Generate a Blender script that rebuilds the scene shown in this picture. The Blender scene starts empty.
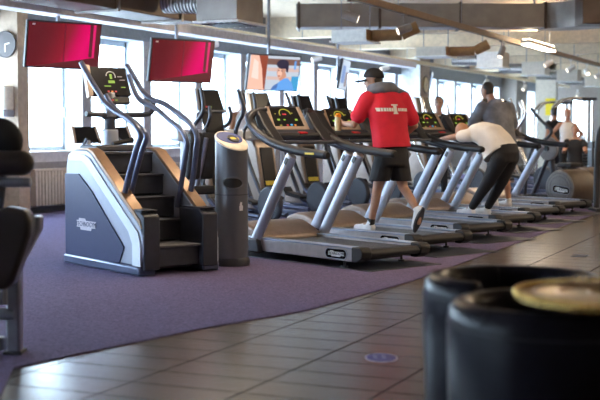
import bpy, bmesh, math, random
from mathutils import Vector, Matrix
from mathutils.bvhtree import BVHTree
R = math.radians
random.seed(7)
scene = bpy.context.scene
COL = scene.collection
PI = math.pi

# ------------------------------------------------------------------ materials
def new_mat(name):
    m = bpy.data.materials.new(name); m.use_nodes = True
    nt = m.node_tree
    return m, nt, nt.nodes['Principled BSDF']

def mat(name, col, rough=0.5, metal=0.0, var=0.10, scale=14.0, bump=0.0, bscale=120.0, spec=0.5, coat=0.0, sheen=0.0):
    m, nt, b = new_mat(name)
    tc = nt.nodes.new('ShaderNodeTexCoord')
    n = nt.nodes.new('ShaderNodeTexNoise'); n.inputs['Scale'].default_value = scale; n.inputs['Detail'].default_value = 3
    nt.links.new(tc.outputs['Object'], n.inputs['Vector'])
    r = nt.nodes.new('ShaderNodeValToRGB')
    r.color_ramp.elements[0].position = 0.3; r.color_ramp.elements[1].position = 0.7
    r.color_ramp.elements[0].color = (*[c*(1-var) for c in col], 1)
    r.color_ramp.elements[1].color = (*[min(1, c*(1+var)) for c in col], 1)
    nt.links.new(n.outputs['Fac'], r.inputs['Fac']); nt.links.new(r.outputs['Color'], b.inputs['Base Color'])
    b.inputs['Roughness'].default_value = rough; b.inputs['Metallic'].default_value = metal
    b.inputs['Specular IOR Level'].default_value = spec
    b.inputs['Coat Weight'].default_value = coat
    b.inputs['Sheen Weight'].default_value = sheen
    if bump > 0:
        n2 = nt.nodes.new('ShaderNodeTexNoise'); n2.inputs['Scale'].default_value = bscale; n2.inputs['Detail'].default_value = 2
        nt.links.new(tc.outputs['Object'], n2.inputs['Vector'])
        bp = nt.nodes.new('ShaderNodeBump'); bp.inputs['Strength'].default_value = bump; bp.inputs['Distance'].default_value = 0.01
        nt.links.new(n2.outputs['Fac'], bp.inputs['Height']); nt.links.new(bp.outputs['Normal'], b.inputs['Normal'])
    return m

def emit(name, col, strength=1.0):
    m, nt, b = new_mat(name)
    b.inputs['Base Color'].default_value = (0.02, 0.02, 0.02, 1)
    b.inputs['Emission Color'].default_value = (*col, 1); b.inputs['Emission Strength'].default_value = strength
    return m

def glass_mat(name, tint=(0.97, 0.99, 1.0)):
    m = bpy.data.materials.new(name); m.use_nodes = True; nt = m.node_tree
    nt.nodes.clear()
    out = nt.nodes.new('ShaderNodeOutputMaterial'); mix = nt.nodes.new('ShaderNodeMixShader')
    t = nt.nodes.new('ShaderNodeBsdfTransparent'); t.inputs['Color'].default_value = (*tint, 1)
    g = nt.nodes.new('ShaderNodeBsdfGlossy'); g.inputs['Roughness'].default_value = 0.03
    lw = nt.nodes.new('ShaderNodeLayerWeight'); lw.inputs['Blend'].default_value = 0.5
    pw = nt.nodes.new('ShaderNodeMath'); pw.operation = 'POWER'; pw.inputs[1].default_value = 5.0; nt.links.new(lw.outputs['Facing'], pw.inputs[0])
    f = nt.nodes.new('ShaderNodeMath'); f.operation = 'MULTIPLY_ADD'; f.inputs[1].default_value = 0.6; f.inputs[2].default_value = 0.03; nt.links.new(pw.outputs[0], f.inputs[0])
    nt.links.new(f.outputs[0], mix.inputs['Fac']); nt.links.new(t.outputs[0], mix.inputs[1]); nt.links.new(g.outputs[0], mix.inputs[2])
    nt.links.new(mix.outputs[0], out.inputs['Surface'])
    return m

def tile_mat():
    m, nt, b = new_mat('plank_tile')
    tc = nt.nodes.new('ShaderNodeTexCoord'); mp = nt.nodes.new('ShaderNodeMapping')
    mp.inputs['Location'].default_value = (0.11, 0.06, 0)
    nt.links.new(tc.outputs['Object'], mp.inputs['Vector'])
    br = nt.nodes.new('ShaderNodeTexBrick'); br.offset = 0.0; br.squash = 1.0
    br.inputs['Scale'].default_value = 1.0; br.inputs['Brick Width'].default_value = 0.635; br.inputs['Row Height'].default_value = 0.31
    br.inputs['Mortar Size'].default_value = 0.006; br.inputs['Mortar Smooth'].default_value = 0.2
    br.inputs['Color1'].default_value = (0.082, 0.065, 0.058, 1); br.inputs['Color2'].default_value = (0.108, 0.084, 0.070, 1)
    br.inputs['Mortar'].default_value = (0.022, 0.018, 0.020, 1)
    nt.links.new(mp.outputs['Vector'], br.inputs['Vector'])
    # faint streaks along each plank
    mp2 = nt.nodes.new('ShaderNodeMapping'); mp2.inputs['Scale'].default_value = (1.2, 22, 1)
    nt.links.new(tc.outputs['Object'], mp2.inputs['Vector'])
    n = nt.nodes.new('ShaderNodeTexNoise'); n.inputs['Scale'].default_value = 1.0; n.inputs['Detail'].default_value = 4
    nt.links.new(mp2.outputs['Vector'], n.inputs['Vector'])
    mx = nt.nodes.new('ShaderNodeMix'); mx.data_type = 'RGBA'; mx.blend_type = 'OVERLAY'; mx.inputs['Factor'].default_value = 0.18
    nt.links.new(br.outputs['Color'], mx.inputs['A']); nt.links.new(n.outputs['Color'], mx.inputs['B'])
    hs = nt.nodes.new('ShaderNodeHueSaturation'); hs.inputs['Saturation'].default_value = 1.05
    nt.links.new(mx.outputs['Result'], hs.inputs['Color'])
    nt.links.new(hs.outputs['Color'], b.inputs['Base Color'])
    rr = nt.nodes.new('ShaderNodeMapRange'); rr.inputs['To Min'].default_value = 0.22; rr.inputs['To Max'].default_value = 0.27
    nt.links.new(n.outputs['Fac'], rr.inputs['Value']); nt.links.new(rr.outputs['Result'], b.inputs['Roughness'])
    bp = nt.nodes.new('ShaderNodeBump'); bp.inputs['Strength'].default_value = 0.25; bp.inputs['Distance'].default_value = 0.003; bp.invert = True
    nt.links.new(br.outputs['Fac'], bp.inputs['Height']); nt.links.new(bp.outputs['Normal'], b.inputs['Normal'])
    sp = nt.nodes.new('ShaderNodeMapRange'); sp.inputs['To Min'].default_value = 0.5; sp.inputs['To Max'].default_value = 0.0; nt.links.new(br.outputs['Fac'], sp.inputs['Value']); nt.links.new(sp.outputs['Result'], b.inputs['Specular IOR Level'])
    return m

def carpet_mat():
    m, nt, b = new_mat('purple_carpet')
    tc = nt.nodes.new('ShaderNodeTexCoord')
    n = nt.nodes.new('ShaderNodeTexNoise'); n.inputs['Scale'].default_value = 55; n.inputs['Detail'].default_value = 6; n.inputs['Roughness'].default_value = 0.8
    n2 = nt.nodes.new('ShaderNodeTexNoise'); n2.inputs['Scale'].default_value = 1.6; n2.inputs['Detail'].default_value = 3
    nt.links.new(tc.outputs['Object'], n.inputs['Vector']); nt.links.new(tc.outputs['Object'], n2.inputs['Vector'])
    r = nt.nodes.new('ShaderNodeValToRGB')
    r.color_ramp.elements[0].position = 0.35; r.color_ramp.elements[0].color = (0.070, 0.057, 0.115, 1)
    r.color_ramp.elements[1].position = 0.68; r.color_ramp.elements[1].color = (0.215, 0.178, 0.325, 1)
    nt.links.new(n.outputs['Fac'], r.inputs['Fac'])
    mx = nt.nodes.new('ShaderNodeMix'); mx.data_type = 'RGBA'; mx.blend_type = 'MULTIPLY'; mx.inputs['Factor'].default_value = 0.35
    nt.links.new(r.outputs['Color'], mx.inputs['A']); nt.links.new(n2.outputs['Color'], mx.inputs['B'])
    nt.links.new(r.outputs['Color'], b.inputs['Base Color'])
    b.inputs['Roughness'].default_value = 0.95; b.inputs['Specular IOR Level'].default_value = 0.1
    bp = nt.nodes.new('ShaderNodeBump'); bp.inputs['Strength'].default_value = 0.5; bp.inputs['Distance'].default_value = 0.006
    nt.links.new(n.outputs['Fac'], bp.inputs['Height']); nt.links.new(bp.outputs['Normal'], b.inputs['Normal'])
    return m

def spiral_mat():
    m, nt, b = new_mat('spiral_steel')
    tc = nt.nodes.new('ShaderNodeTexCoord')
    w = nt.nodes.new('ShaderNodeTexWave'); w.wave_type = 'BANDS'; w.bands_direction = 'X'; w.inputs['Scale'].default_value = 6.0
    nt.links.new(tc.outputs['Object'], w.inputs['Vector'])
    r = nt.nodes.new('ShaderNodeValToRGB'); r.color_ramp.elements[0].color = (0.16, 0.15, 0.15, 1); r.color_ramp.elements[1].color = (0.42, 0.40, 0.39, 1)
    nt.links.new(w.outputs['Fac'], r.inputs['Fac']); nt.links.new(r.outputs['Color'], b.inputs['Base Color'])
    b.inputs['Metallic'].default_value = 0.7; b.inputs['Roughness'].default_value = 0.4
    bp = nt.nodes.new('ShaderNodeBump'); bp.inputs['Strength'].default_value = 0.6; bp.inputs['Distance'].default_value = 0.02
    nt.links.new(w.outputs['Fac'], bp.inputs['Height']); nt.links.new(bp.outputs['Normal'], b.inputs['Normal'])
    return m

M = {
 'tile': tile_mat(), 'carpet': carpet_mat(),
 'wall': mat('grey_plaster', (0.36, 0.34, 0.36), 0.8, bump=0.1),
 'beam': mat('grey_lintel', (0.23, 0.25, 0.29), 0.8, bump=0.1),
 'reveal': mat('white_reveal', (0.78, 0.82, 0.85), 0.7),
 'pillar': mat('tan_plaster', (0.47, 0.36, 0.27), 0.8, bump=0.15),
 'ceil': mat('ceiling_paint', (0.58, 0.46, 0.33), 0.85, bump=0.1),
 'ceilbeam': mat('cream_concrete', (0.74, 0.61, 0.44), 0.8, bump=0.1),
 'sill': mat('white_sill', (0.72, 0.70, 0.70), 0.4),
 'frame': mat('window_frame_grey', (0.42, 0.47, 0.52), 0.5),
 'glass': glass_mat('window_glass'),
 'radiator': mat('cream_enamel', (0.66, 0.55, 0.44), 0.4),
 'duct': mat('galvanised_duct', (0.36, 0.325, 0.30), 0.45, 0.55, var=0.12, scale=4),
 'ductdark': mat('dark_duct', (0.13, 0.095, 0.08), 0.5, 0.4, var=0.15, scale=4),
 'spiral': spiral_mat(),
 'trough': mat('pale_trough', (0.78, 0.76, 0.82), 0.5),
 'boxcream': mat('cream_box', (0.60, 0.54, 0.46), 0.5, 0.1),
 'boxcopper': mat('copper_duct', (0.45, 0.27, 0.13), 0.4, 0.6),
 'diffuser': mat('white_grille', (0.85, 0.85, 0.83), 0.5),
 'track': mat('pale_wood_track', (0.82, 0.68, 0.46), 0.5),
 'trackdark': mat('brown_track', (0.33, 0.21, 0.12), 0.5),
 'lampwhite': mat('white_lamp_body', (0.72, 0.68, 0.64), 0.4),
 'lampgrey': mat('grey_lamp_body', (0.34, 0.30, 0.28), 0.4),
 'lens': emit('lamp_lens', (1.0, 0.86, 0.66), 1.6),
 'upfill': emit('added_uplight_glow', (1.0, 0.82, 0.58), 24.0), 'tube': emit('light_tube', (1.0, 0.82, 0.60), 17.0),
 'black': mat('black_plastic', (0.022, 0.022, 0.028), 0.42, var=0.2),
 'rubber': mat('black_rubber', (0.014, 0.014, 0.018), 0.6, var=0.2),
 'gloss': mat('gloss_black', (0.012, 0.012, 0.016), 0.18, var=0.1),
 'char': mat('charcoal_plastic', (0.034, 0.038, 0.056), 0.45),
 'navy': mat('navy_panel', (0.030, 0.038, 0.100), 0.42, var=0.04),
 'step': mat('black_step', (0.042, 0.047, 0.068), 0.5, bump=0.3, bscale=60),
 'tread': mat('step_tread', (0.12, 0.12, 0.135), 0.5, bump=0.4, bscale=90),
 'silver': mat('silver_paint', (0.42, 0.45, 0.54), 0.38, 0.3, var=0.03),
 'silverlt': mat('pale_silver', (0.72, 0.77, 0.86), 0.40, 0.1, var=0.02),
 'steel': mat('brushed_steel', (0.30, 0.31, 0.36), 0.32, 0.7),
 'chrome': mat('chrome', (0.70, 0.68, 0.66), 0.15, 0.95, var=0.03),
 'tubeblue': mat('steel_blue_tube', (0.115, 0.135, 0.215), 0.32, 0.35),
 'grip': mat('grip_rubber', (0.050, 0.055, 0.075), 0.45),
 'bronze': mat('bronze_cover', (0.30, 0.235, 0.20), 0.38, 0.35),
 'copper': mat('copper_trim', (0.40, 0.26, 0.17), 0.35, 0.4),
 'tanframe': mat('tan_frame', (0.50, 0.38, 0.30), 0.4, 0.2),
 'belt': mat('running_belt', (0.040, 0.040, 0.046), 0.40, bump=0.3, bscale=200),
 'panelgrey': mat('deck_panel', (0.42, 0.40, 0.42), 0.38, 0.25),
 'deckrail': mat('deck_rail_blue', (0.28, 0.34, 0.48), 0.28, 0.4),
 'white': mat('white_print', (0.82, 0.82, 0.84), 0.5),
 'yellow': mat('yellow_print', (0.75, 0.60, 0.06), 0.5),
 'screen': mat('black_screen', (0.010, 0.010, 0.013), 0.4, var=0.05, spec=0.25),
 'ledg': emit('green_led', (0.45, 0.80, 0.05), 0.26), 'ledr': emit('red_led', (0.95, 0.05, 0.06), 0.30),
 'ledy': emit('yellow_led', (0.80, 0.72, 0.05), 0.24), 'ledb': emit('blue_led', (0.10, 0.45, 0.75), 0.4), 'ledo': emit('orange_led', (0.95, 0.30, 0.05), 0.42),
 'redbtn': mat('red_button', (0.70, 0.02, 0.03), 0.4),
 'bin': mat('graphite_bin', (0.130, 0.135, 0.160), 0.36, 0.3, var=0.03),
 'cream': mat('cream_plastic', (0.86, 0.76, 0.64), 0.45),
 'bluefilm': mat('blue_film', (0.05, 0.08, 0.32), 0.3),
 'leather': mat('navy_leather', (0.010, 0.009, 0.014), 0.28, spec=0.1, bump=0.08, bscale=160, var=0.15),
 'brownleather': mat('brown_black_vinyl', (0.020, 0.012, 0.011), 0.35, bump=0.2),
 'gold': mat('gold_tray', (0.62, 0.42, 0.14), 0.16, 0.9, var=0.12, scale=30, bump=0.25, bscale=45),
 'red': mat('red_cotton', (0.64, 0.012, 0.040), 0.8, var=0.12, scale=6, bump=0.9, bscale=7),
 'shorts': mat('black_cotton', (0.012, 0.012, 0.017), 0.75, bump=0.1),
 'greycloth': mat('grey_cotton', (0.13, 0.14, 0.18), 0.85, var=0.2, scale=9, bump=0.15, bscale=120),
 'greytee': mat('heather_tee', (0.19, 0.20, 0.24), 0.85, var=0.30, scale=7, bump=0.9, bscale=7),
 'whitetee': mat('white_cotton', (0.82, 0.78, 0.76), 0.85, var=0.06, scale=8, bump=0.8, bscale=7),
 'whitecloth': mat('white_towel', (0.70, 0.76, 0.80), 0.9, bump=0.3),
 'skin': mat('skin', (0.44, 0.245, 0.17), 0.5, var=0.06),
 'skintan': mat('tanned_skin', (0.42, 0.21, 0.13), 0.5, var=0.06),
 'hair': mat('dark_hair', (0.030, 0.022, 0.018), 0.55, var=0.3, scale=60), 'hairgrey': mat('greying_hair', (0.20, 0.17, 0.16), 0.6, var=0.4, scale=60),
 'hairlight': mat('fair_hair', (0.42, 0.22, 0.09), 0.5, var=0.3, scale=60),
 'shoe': mat('white_shoe', (0.78, 0.78, 0.82), 0.55), 'sole': mat('dark_sole', (0.03, 0.03, 0.045), 0.6),
 'eye': mat('dark_eye', (0.01, 0.008, 0.008), 0.3), 'lip': mat('lip', (0.36, 0.12, 0.10), 0.5),
 'orange': mat('orange_cap', (0.85, 0.30, 0.02), 0.4), 'juice': mat('clear_bottle', (0.62, 0.52, 0.30), 0.2),
 'stickerblue': mat('blue_sticker', (0.05, 0.06, 0.26), 0.5), 'stickerwhite': mat('pale_sticker', (0.50, 0.46, 0.52), 0.5),
 'drum': mat('drum_grey', (0.22, 0.21, 0.21), 0.5), 'drumside': mat('drum_tan', (0.12, 0.095, 0.075), 0.5),
 'clockface': mat('clock_brown', (0.060, 0.045, 0.042), 0.5), 'goldclock': mat('clock_gold', (0.62, 0.42, 0.14), 0.4),
 'poster': mat('yellow_poster', (0.85, 0.66, 0.02), 0.6),
 'bucket': mat('pale_bucket', (0.62, 0.68, 0.68), 0.5), 'plate': mat('weight_plate', (0.03, 0.03, 0.035), 0.5),
 'farwall': mat('far_wall_paint', (0.27, 0.235, 0.215), 0.8, bump=0.1),
 'rightwall': mat('right_wall_paint', (0.40, 0.30, 0.22), 0.8, bump=0.1),
}

# ------------------------------------------------------------------ mesh builder
def rot_to(d):
    return Vector((0, 0, 1)).rotation_difference(Vector(d).normalized()).to_matrix()

class MB:
    def __init__(self): self.v = []; self.f = []; self.mi = []; self.cur = 0
    def add(self, vs, fs):
        o = len(self.v); self.v += [tuple(v) for v in vs]
        for f in fs: self.f.append([i+o for i in f]); self.mi.append(self.cur)
        return self
    def m(self, i): self.cur = i; return self
    def box(self, x0, x1, y0, y1, z0, z1):
        vs = [(x, y, z) for x in (x0, x1) for y in (y0, y1) for z in (z0, z1)]
        return self.add(vs, [(0,1,3,2),(4,6,7,5),(0,4,5,1),(2,3,7,6),(0,2,6,4),(1,5,7,3)])
    def obox(self, c, s, rot):          # oriented box: centre, size, 3x3 matrix
        c = Vector(c); vs = [c + rot @ Vector((a*s[0]/2, b*s[1]/2, d*s[2]/2)) for a in (-1,1) for b in (-1,1) for d in (-1,1)]
        return self.add(vs, [(0,1,3,2),(4,6,7,5),(0,4,5,1),(2,3,7,6),(0,2,6,4),(1,5,7,3)])
    def prism(self, pts, axis, a, b):   # polygon in the two other axes (in order) pulled along axis
        def P(p, t):
            if axis == 'x': return (t, p[0], p[1])
            if axis == 'y': return (p[0], t, p[1])
            return (p[0], p[1], t)
        n = len(pts); vs = [P(p, a) for p in pts] + [P(p, b) for p in pts]
        fs = [tuple(range(n)), tuple(range(2*n-1, n-1, -1))] + [(i, n+i, n+(i+1) % n, (i+1) % n) for i in range(n)]
        return self.add(vs, fs)
    def cyl(self, p0, p1, r0, r1=None, n=16, sq=1.0, up=None):
        r1 = r0 if r1 is None else r1
        p0 = Vector(p0); p1 = Vector(p1); d = p1 - p0
        if up is None: m3 = rot_to(d)
        else:
            z = d.normalized(); y = Vector(up); y = (y - z*y.dot(z)).normalized(); x = y.cross(z)
            m3 = Matrix((x, y, z)).transposed()
        vs = []
        for p, r in ((p0, r0), (p1, r1)):
            for i in range(n):
                a = 2*PI*i/n; vs.append(p + m3 @ Vector((math.cos(a)*r, math.sin(a)*r*sq, 0)))
        fs = [(i, (i+1) % n, n+(i+1) % n, n+i) for i in range(n)] + [tuple(range(n-1, -1, -1)), tuple(range(n, 2*n))]
        return self.add(vs, fs)
    def cap(self, p0, r0, p1, r1, n=14, h=4):   # tapered capsule
        p0 = Vector(p0); p1 = Vector(p1); m3 = rot_to(p1-p0) if (p1-p0).length > 1e-6 else Matrix.Identity(3)
        rings = []
        for k in range(h): a = -PI/2 + (PI/2)*(k+0.35)/h; rings.append((p0, r0, a))
        rings.append((p0, r0, 0)); rings.append((p1, r1, 0))
        for k in range(h): a = (PI/2)*(k+0.65)/h; rings.append((p1, r1, a))
        vs = []
        for p, r, a in rings:
            for i in range(n):
                t = 2*PI*i/n; vs.append(p + m3 @ Vector((math.cos(t)*r*math.cos(a), math.sin(t)*r*math.cos(a), r*math.sin(a))))
        fs = [(k*n+i, k*n+(i+1) % n, (k+1)*n+(i+1) % n, (k+1)*n+i) for k in range(len(rings)-1) for i in range(n)]
        fs += [tuple(range(n-1, -1, -1)), tuple(range((len(rings)-1)*n, len(rings)*n))]
        return self.add(vs, fs)
    def ell(self, c, r, rot=None, n=18, h=12):
        c = Vector(c); rot = rot or Matrix.Identity(3); vs = [c + rot @ Vector((0, 0, -r[2]))]
        for k in range(1, h):
            a = -PI/2 + PI*k/h
            for i in range(n):
                t = 2*PI*i/n; vs.append(c + rot @ Vector((r[0]*math.cos(t)*math.cos(a), r[1]*math.sin(t)*math.cos(a), r[2]*math.sin(a))))
        vs.append(c + rot @ Vector((0, 0, r[2]))); L = len(vs)-1
        fs = [(0, 1+(i+1) % n, 1+i) for i in range(n)]
        fs += [(1+k*n+i, 1+k*n+(i+1) % n, 1+(k+1)*n+(i+1) % n, 1+(k+1)*n+i) for k in range(h-2) for i in range(n)]
        fs += [(L, 1+(h-2)*n+i, 1+(h-2)*n+(i+1) % n) for i in range(n)]
        return self.add(vs, fs)
    def tube(self, pts, r, n=12, smooth=6, sq=1.0, closed=False):
        pts = [Vector(p) for p in pts]; rs = list(r) if isinstance(r, (list, tuple)) else [r]*len(pts)
        if smooth and len(pts) > 2:
            q = []; qr = []; N = len(pts)
            for i in range(N if closed else N-1):
                p0 = pts[(i-1) % N] if (closed or i > 0) else pts[i]*2-pts[i+1]
                p1 = pts[i]; p2 = pts[(i+1) % N]
                p3 = pts[(i+2) % N] if (closed or i+2 < N) else p2*2-p1
                for k in range(smooth):
                    t = k/smooth
                    q.append(0.5*((2*p1)+(p2-p0)*t+(2*p0-5*p1+4*p2-p3)*t*t+(3*p1-p0-3*p2+p3)*t**3))
                    qr.append(rs[i]*(1-t)+rs[(i+1) % N]*t)
            if not closed: q.append(pts[-1]); qr.append(rs[-1])
            pts, rs = q, qr
        N = len(pts); vs = []; ref = None
        for i in range(N):
            if closed: d = pts[(i+1) % N]-pts[i-1]
            else: d = pts[min(i+1, N-1)]-pts[max(i-1, 0)]
            d.normalize()
            if ref is None: ref = Vector((0, 0, 1)) if abs(d.z) < 0.9 else Vector((0, 1, 0))
            x = ref - d*ref.dot(d)
            if x.length < 1e-5: x = d.orthogonal()
            x.normalize(); ref = x; y = d.cross(x)
            for k in range(n):
                a = 2*PI*k/n; vs.append(pts[i] + x*(math.cos(a)*rs[i]*sq) + y*(math.sin(a)*rs[i]))
        fs = [(i*n+k, i*n+(k+1) % n, ((i+1) % N)*n+(k+1) % n, ((i+1) % N)*n+k) for i in range(N if closed else N-1) for k in range(n)]
        if not closed: fs += [tuple(range(n-1, -1, -1)), tuple(range((N-1)*n, N*n))]
        return self.add(vs, fs)
    def lathe(self, prof, c=(0, 0, 0), n=32, sx=1.0, sy=1.0, a0=0.0, a1=2*PI):
        full = abs(a1-a0-2*PI) < 1e-6; cnt = n if full else n+1; vs = []
        for i in range(cnt):
            a = a0+(a1-a0)*i/n
            for r, z in prof: vs.append((c[0]+r*math.cos(a)*sx, c[1]+r*math.sin(a)*sy, c[2]+z))
        k = len(prof); fs = []
        for i in range(n):
            j = (i+1) % cnt
            for t in range(k-1): fs.append((i*k+t, j*k+t, j*k+t+1, i*k+t+1))
        if full:
            if prof[0][0] > 1e-5: fs.append(tuple(i*k for i in range(n-1, -1, -1)))
            if prof[-1][0] > 1e-5: fs.append(tuple(i*k+k-1 for i in range(n)))
        return self.add(vs, fs)
    def xf(self, mtx):                  # transform everything so far
        self.v = [tuple(mtx @ Vector(v)) for v in self.v]; return self
    def mesh(self, name):
        me = bpy.data.meshes.new(name); me.from_pydata(self.v, [], self.f); me.validate()
        bm = bmesh.new(); bm.from_mesh(me)
        bmesh.ops.remove_doubles(bm, verts=bm.verts, dist=1e-6)
        bmesh.ops.recalc_face_normals(bm, faces=bm.faces)
        bm.to_mesh(me); bm.free()
        return me
    def build(self, name, mats, parent=None, bevel=0.0, smooth=True, seg=2, ang=38):
        multi = isinstance(mats, (list, tuple))
        if multi:
            me = bpy.data.meshes.new(name); me.from_pydata(self.v, [], self.f)
            for x in mats: me.materials.append(M[x])
            me.polygons.foreach_set('material_index', self.mi)
            bm = bmesh.new(); bm.from_mesh(me); bmesh.ops.recalc_face_normals(bm, faces=bm.faces); bm.to_mesh(me); bm.free()
        else:
            me = self.mesh(name); me.materials.append(M[mats])
        o = bpy.data.objects.new(name, me); COL.objects.link(o)
        if smooth:
            me.polygons.foreach_set('use_smooth', [True]*len(me.polygons)); me.set_sharp_from_angle(angle=R(ang))
        if bevel > 0:
            b = o.modifiers.new('bevel', 'BEVEL'); b.width = bevel; b.segments = seg; b.limit_method = 'ANGLE'; b.angle_limit = R(35)
        if parent: o.parent = parent
        return o

def tag(o, label=None, cat=None, group=None, kind=None):
    if label: o['label'] = label
    if cat: o['category'] = cat
    if group: o['group'] = group
    if kind: o['kind'] = kind
    return o
def thing(name, loc, rz, label, cat, group=None):
    o = bpy.data.objects.new(name, None); COL.objects.link(o); o.empty_display_size = 0.1
    o.location = loc; o.rotation_euler = (0, 0, R(rz)); return tag(o, label, cat, group)
KIDS = lambda o: [c for c in COL.objects if c.parent == o]
def copy_tree(o, parent=None):
    c = o.copy(); COL.objects.link(c)
    if parent: c.parent = parent
    for ch in KIDS(o): copy_tree(ch, c)
    return c
def clone(o, loc, rz, label, group=None):
    c = copy_tree(o); c.location = loc; c.rotation_euler = (0, 0, R(rz)); c['label'] = label
    if group: c['group'] = group
    return c
def structure(o): o['kind'] = 'structure'; return o
def eval_mesh(o):
    bpy.context.view_layer.update()
    dg = bpy.context.evaluated_depsgraph_get(); ev = o.evaluated_get(dg)
    return bpy.data.meshes.new_from_object(ev)
def fuse(mb, name, m, parent=None, voxel=0.012, it=4):      # union of solid shapes -> one continuous skin
    me = mb.mesh(name); o = bpy.data.objects.new(name, me); COL.objects.link(o)
    r = o.modifiers.new('r', 'REMESH'); r.mode = 'VOXEL'; r.voxel_size = voxel
    s = o.modifiers.new('s', 'SMOOTH'); s.factor = 0.5; s.iterations = it
    n = eval_mesh(o); n.name = name; o.modifiers.clear(); o.data = n
    n.materials.clear(); n.materials.append(M[m]); n.polygons.foreach_set('use_smooth', [True]*len(n.polygons))
    if parent: o.parent = parent
    return o
def text_mb(txt, h, depth=0.0015, align='CENTER'):           # lettering as flat mesh in the xy plane
    cu = bpy.data.curves.new('t', 'FONT'); cu.body = txt; cu.size = h/0.7; cu.extrude = depth; cu.align_x = align; cu.align_y = 'CENTER'; cu.resolution_u = 2
    o = bpy.data.objects.new('t', cu); COL.objects.link(o); me = eval_mesh(o)
    mb = MB(); mb.add([v.co for v in me.vertices], [list(p.vertices) for p in me.polygons])
    bpy.data.objects.remove(o); bpy.data.curves.remove(cu); bpy.data.meshes.remove(me)
    return mb
def frame_mtx(o, x, y):               # matrix taking the xy plane onto a surface: origin o, right x, up y
    x = Vector(x).normalized(); y = Vector(y).normalized(); z = x.cross(y)
    return Matrix.Translation(Vector(o)) @ Matrix((x, y, z)).transposed().to_4x4()
def rrect(w, h, r, n=5):
    pts = []
    for cx, cy, a0 in ((w/2-r, h/2-r, 0), (-w/2+r, h/2-r, 90), (-w/2+r, -h/2+r, 180), (w/2-r, -h/2+r, 270)):
        for k in range(n+1): a = R(a0+90*k/n); pts.append((cx+r*math.cos(a), cy+r*math.sin(a)))
    return pts
YAW = 24.1
TM = 25.2

# ------------------------------------------------------------------ the setting
XW, ZC, Y0, Y1, XR = -11.38, 3.75, -6.0, 50.0, 7.0
structure(MB().box(XW-0.4, XR, Y0, Y1, -0.2, 0.0).build('floor', 'tile', smooth=False))
edge = [(-3.30, 3.4), (-3.62, 4.55), (-4.06, 5.24), (-3.93, 5.94), (-3.72, 6.86), (-3.44, 7.77), (-3.29, 9.66), (-3.30, 13.16), (-3.36, 20), (-3.40, 34)]
cp = [(XW, 1.0), (-5.0, 1.0)] + edge + [(XW, 34)]
structure(MB().prism(cp, 'z', 0.0, 0.008).build('floor_carpet', 'carpet', smooth=False))
structure(MB().box(XW-0.6, XR+0.2, Y0, Y1, ZC, ZC+0.2).build('ceiling', 'ceil', smooth=False))

PIT = 1.93; P0 = 16.61 - 13*PIT
piers = [P0+PIT*k for k in range(0, 31)]
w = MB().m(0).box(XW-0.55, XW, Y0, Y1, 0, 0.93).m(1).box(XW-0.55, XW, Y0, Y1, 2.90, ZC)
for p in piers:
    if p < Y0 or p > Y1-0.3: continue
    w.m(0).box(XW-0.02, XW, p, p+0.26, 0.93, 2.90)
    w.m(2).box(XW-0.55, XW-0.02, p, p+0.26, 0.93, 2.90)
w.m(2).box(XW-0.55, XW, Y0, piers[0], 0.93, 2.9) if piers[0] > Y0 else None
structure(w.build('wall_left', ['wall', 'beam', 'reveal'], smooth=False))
wi = 0
for k, p in enumerate(piers[:-1]):
    a, b = p+0.26, piers[k+1]
    if a < Y0 or b > Y1: continue
    wi += 1
    XG = XW-0.40
    fr = MB().box(XG-0.03, XG+0.03, a, a+0.055, 0.97, 2.90).box(XG-0.03, XG+0.03, b-0.055, b, 0.97, 2.90)
    fr.box(XG-0.03, XG+0.03, a, b, 0.97, 1.04).box(XG-0.03, XG+0.03, a, b, 2.80, 2.90)
    o = structure(fr.build('window_%d' % wi, 'frame', smooth=False))
    MB().box(XG-0.006, XG+0.006, a+0.05, b-0.05, 1.03, 2.81).build('pane', 'glass', o, smooth=False)
    MB().box(XG+0.03, XG+0.05, b-0.045, b-0.015, 1.65, 1.68).box(XG+0.045, XG+0.06, b-0.045, b-0.015, 1.52, 1.68).build('handle', 'silver', o)
structure(MB().box(XW-0.37, XW+0.09, Y0, Y1, 0.93, 0.97).build('trim_1', 'sill', smooth=False))
structure(MB().box(XW, XW+0.03, Y0, Y1, 0.80, 0.93).build('trim_2', 'sill', smooth=False))
structure(MB().box(XW, XW+0.02, 14.7, Y1, 0.0, 0.09).build('baseboard_left', 'char', smooth=False))
# columns that stand out from the window wall
structure(MB().box(-12.2, -11.02, 14.42, 14.68, 0, ZC).build('wall_left_pillar', 'pillar', smooth=False))
c = MB().m(0).box(XW-0.2, -10.83, 32.6, 33.5, 0, ZC-0.02); c.m(1).box(-10.83, -10.82, 32.6, 33.5, 0, ZC-0.02)
structure(c.build('wall_left_column', ['reveal', 'pillar'], smooth=False))
structure(MB().box(XW-0.2, -10.83, 44.0, 45.7, 0, ZC-0.02).build('wall_left_far_column', 'farwall', smooth=False))
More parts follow.
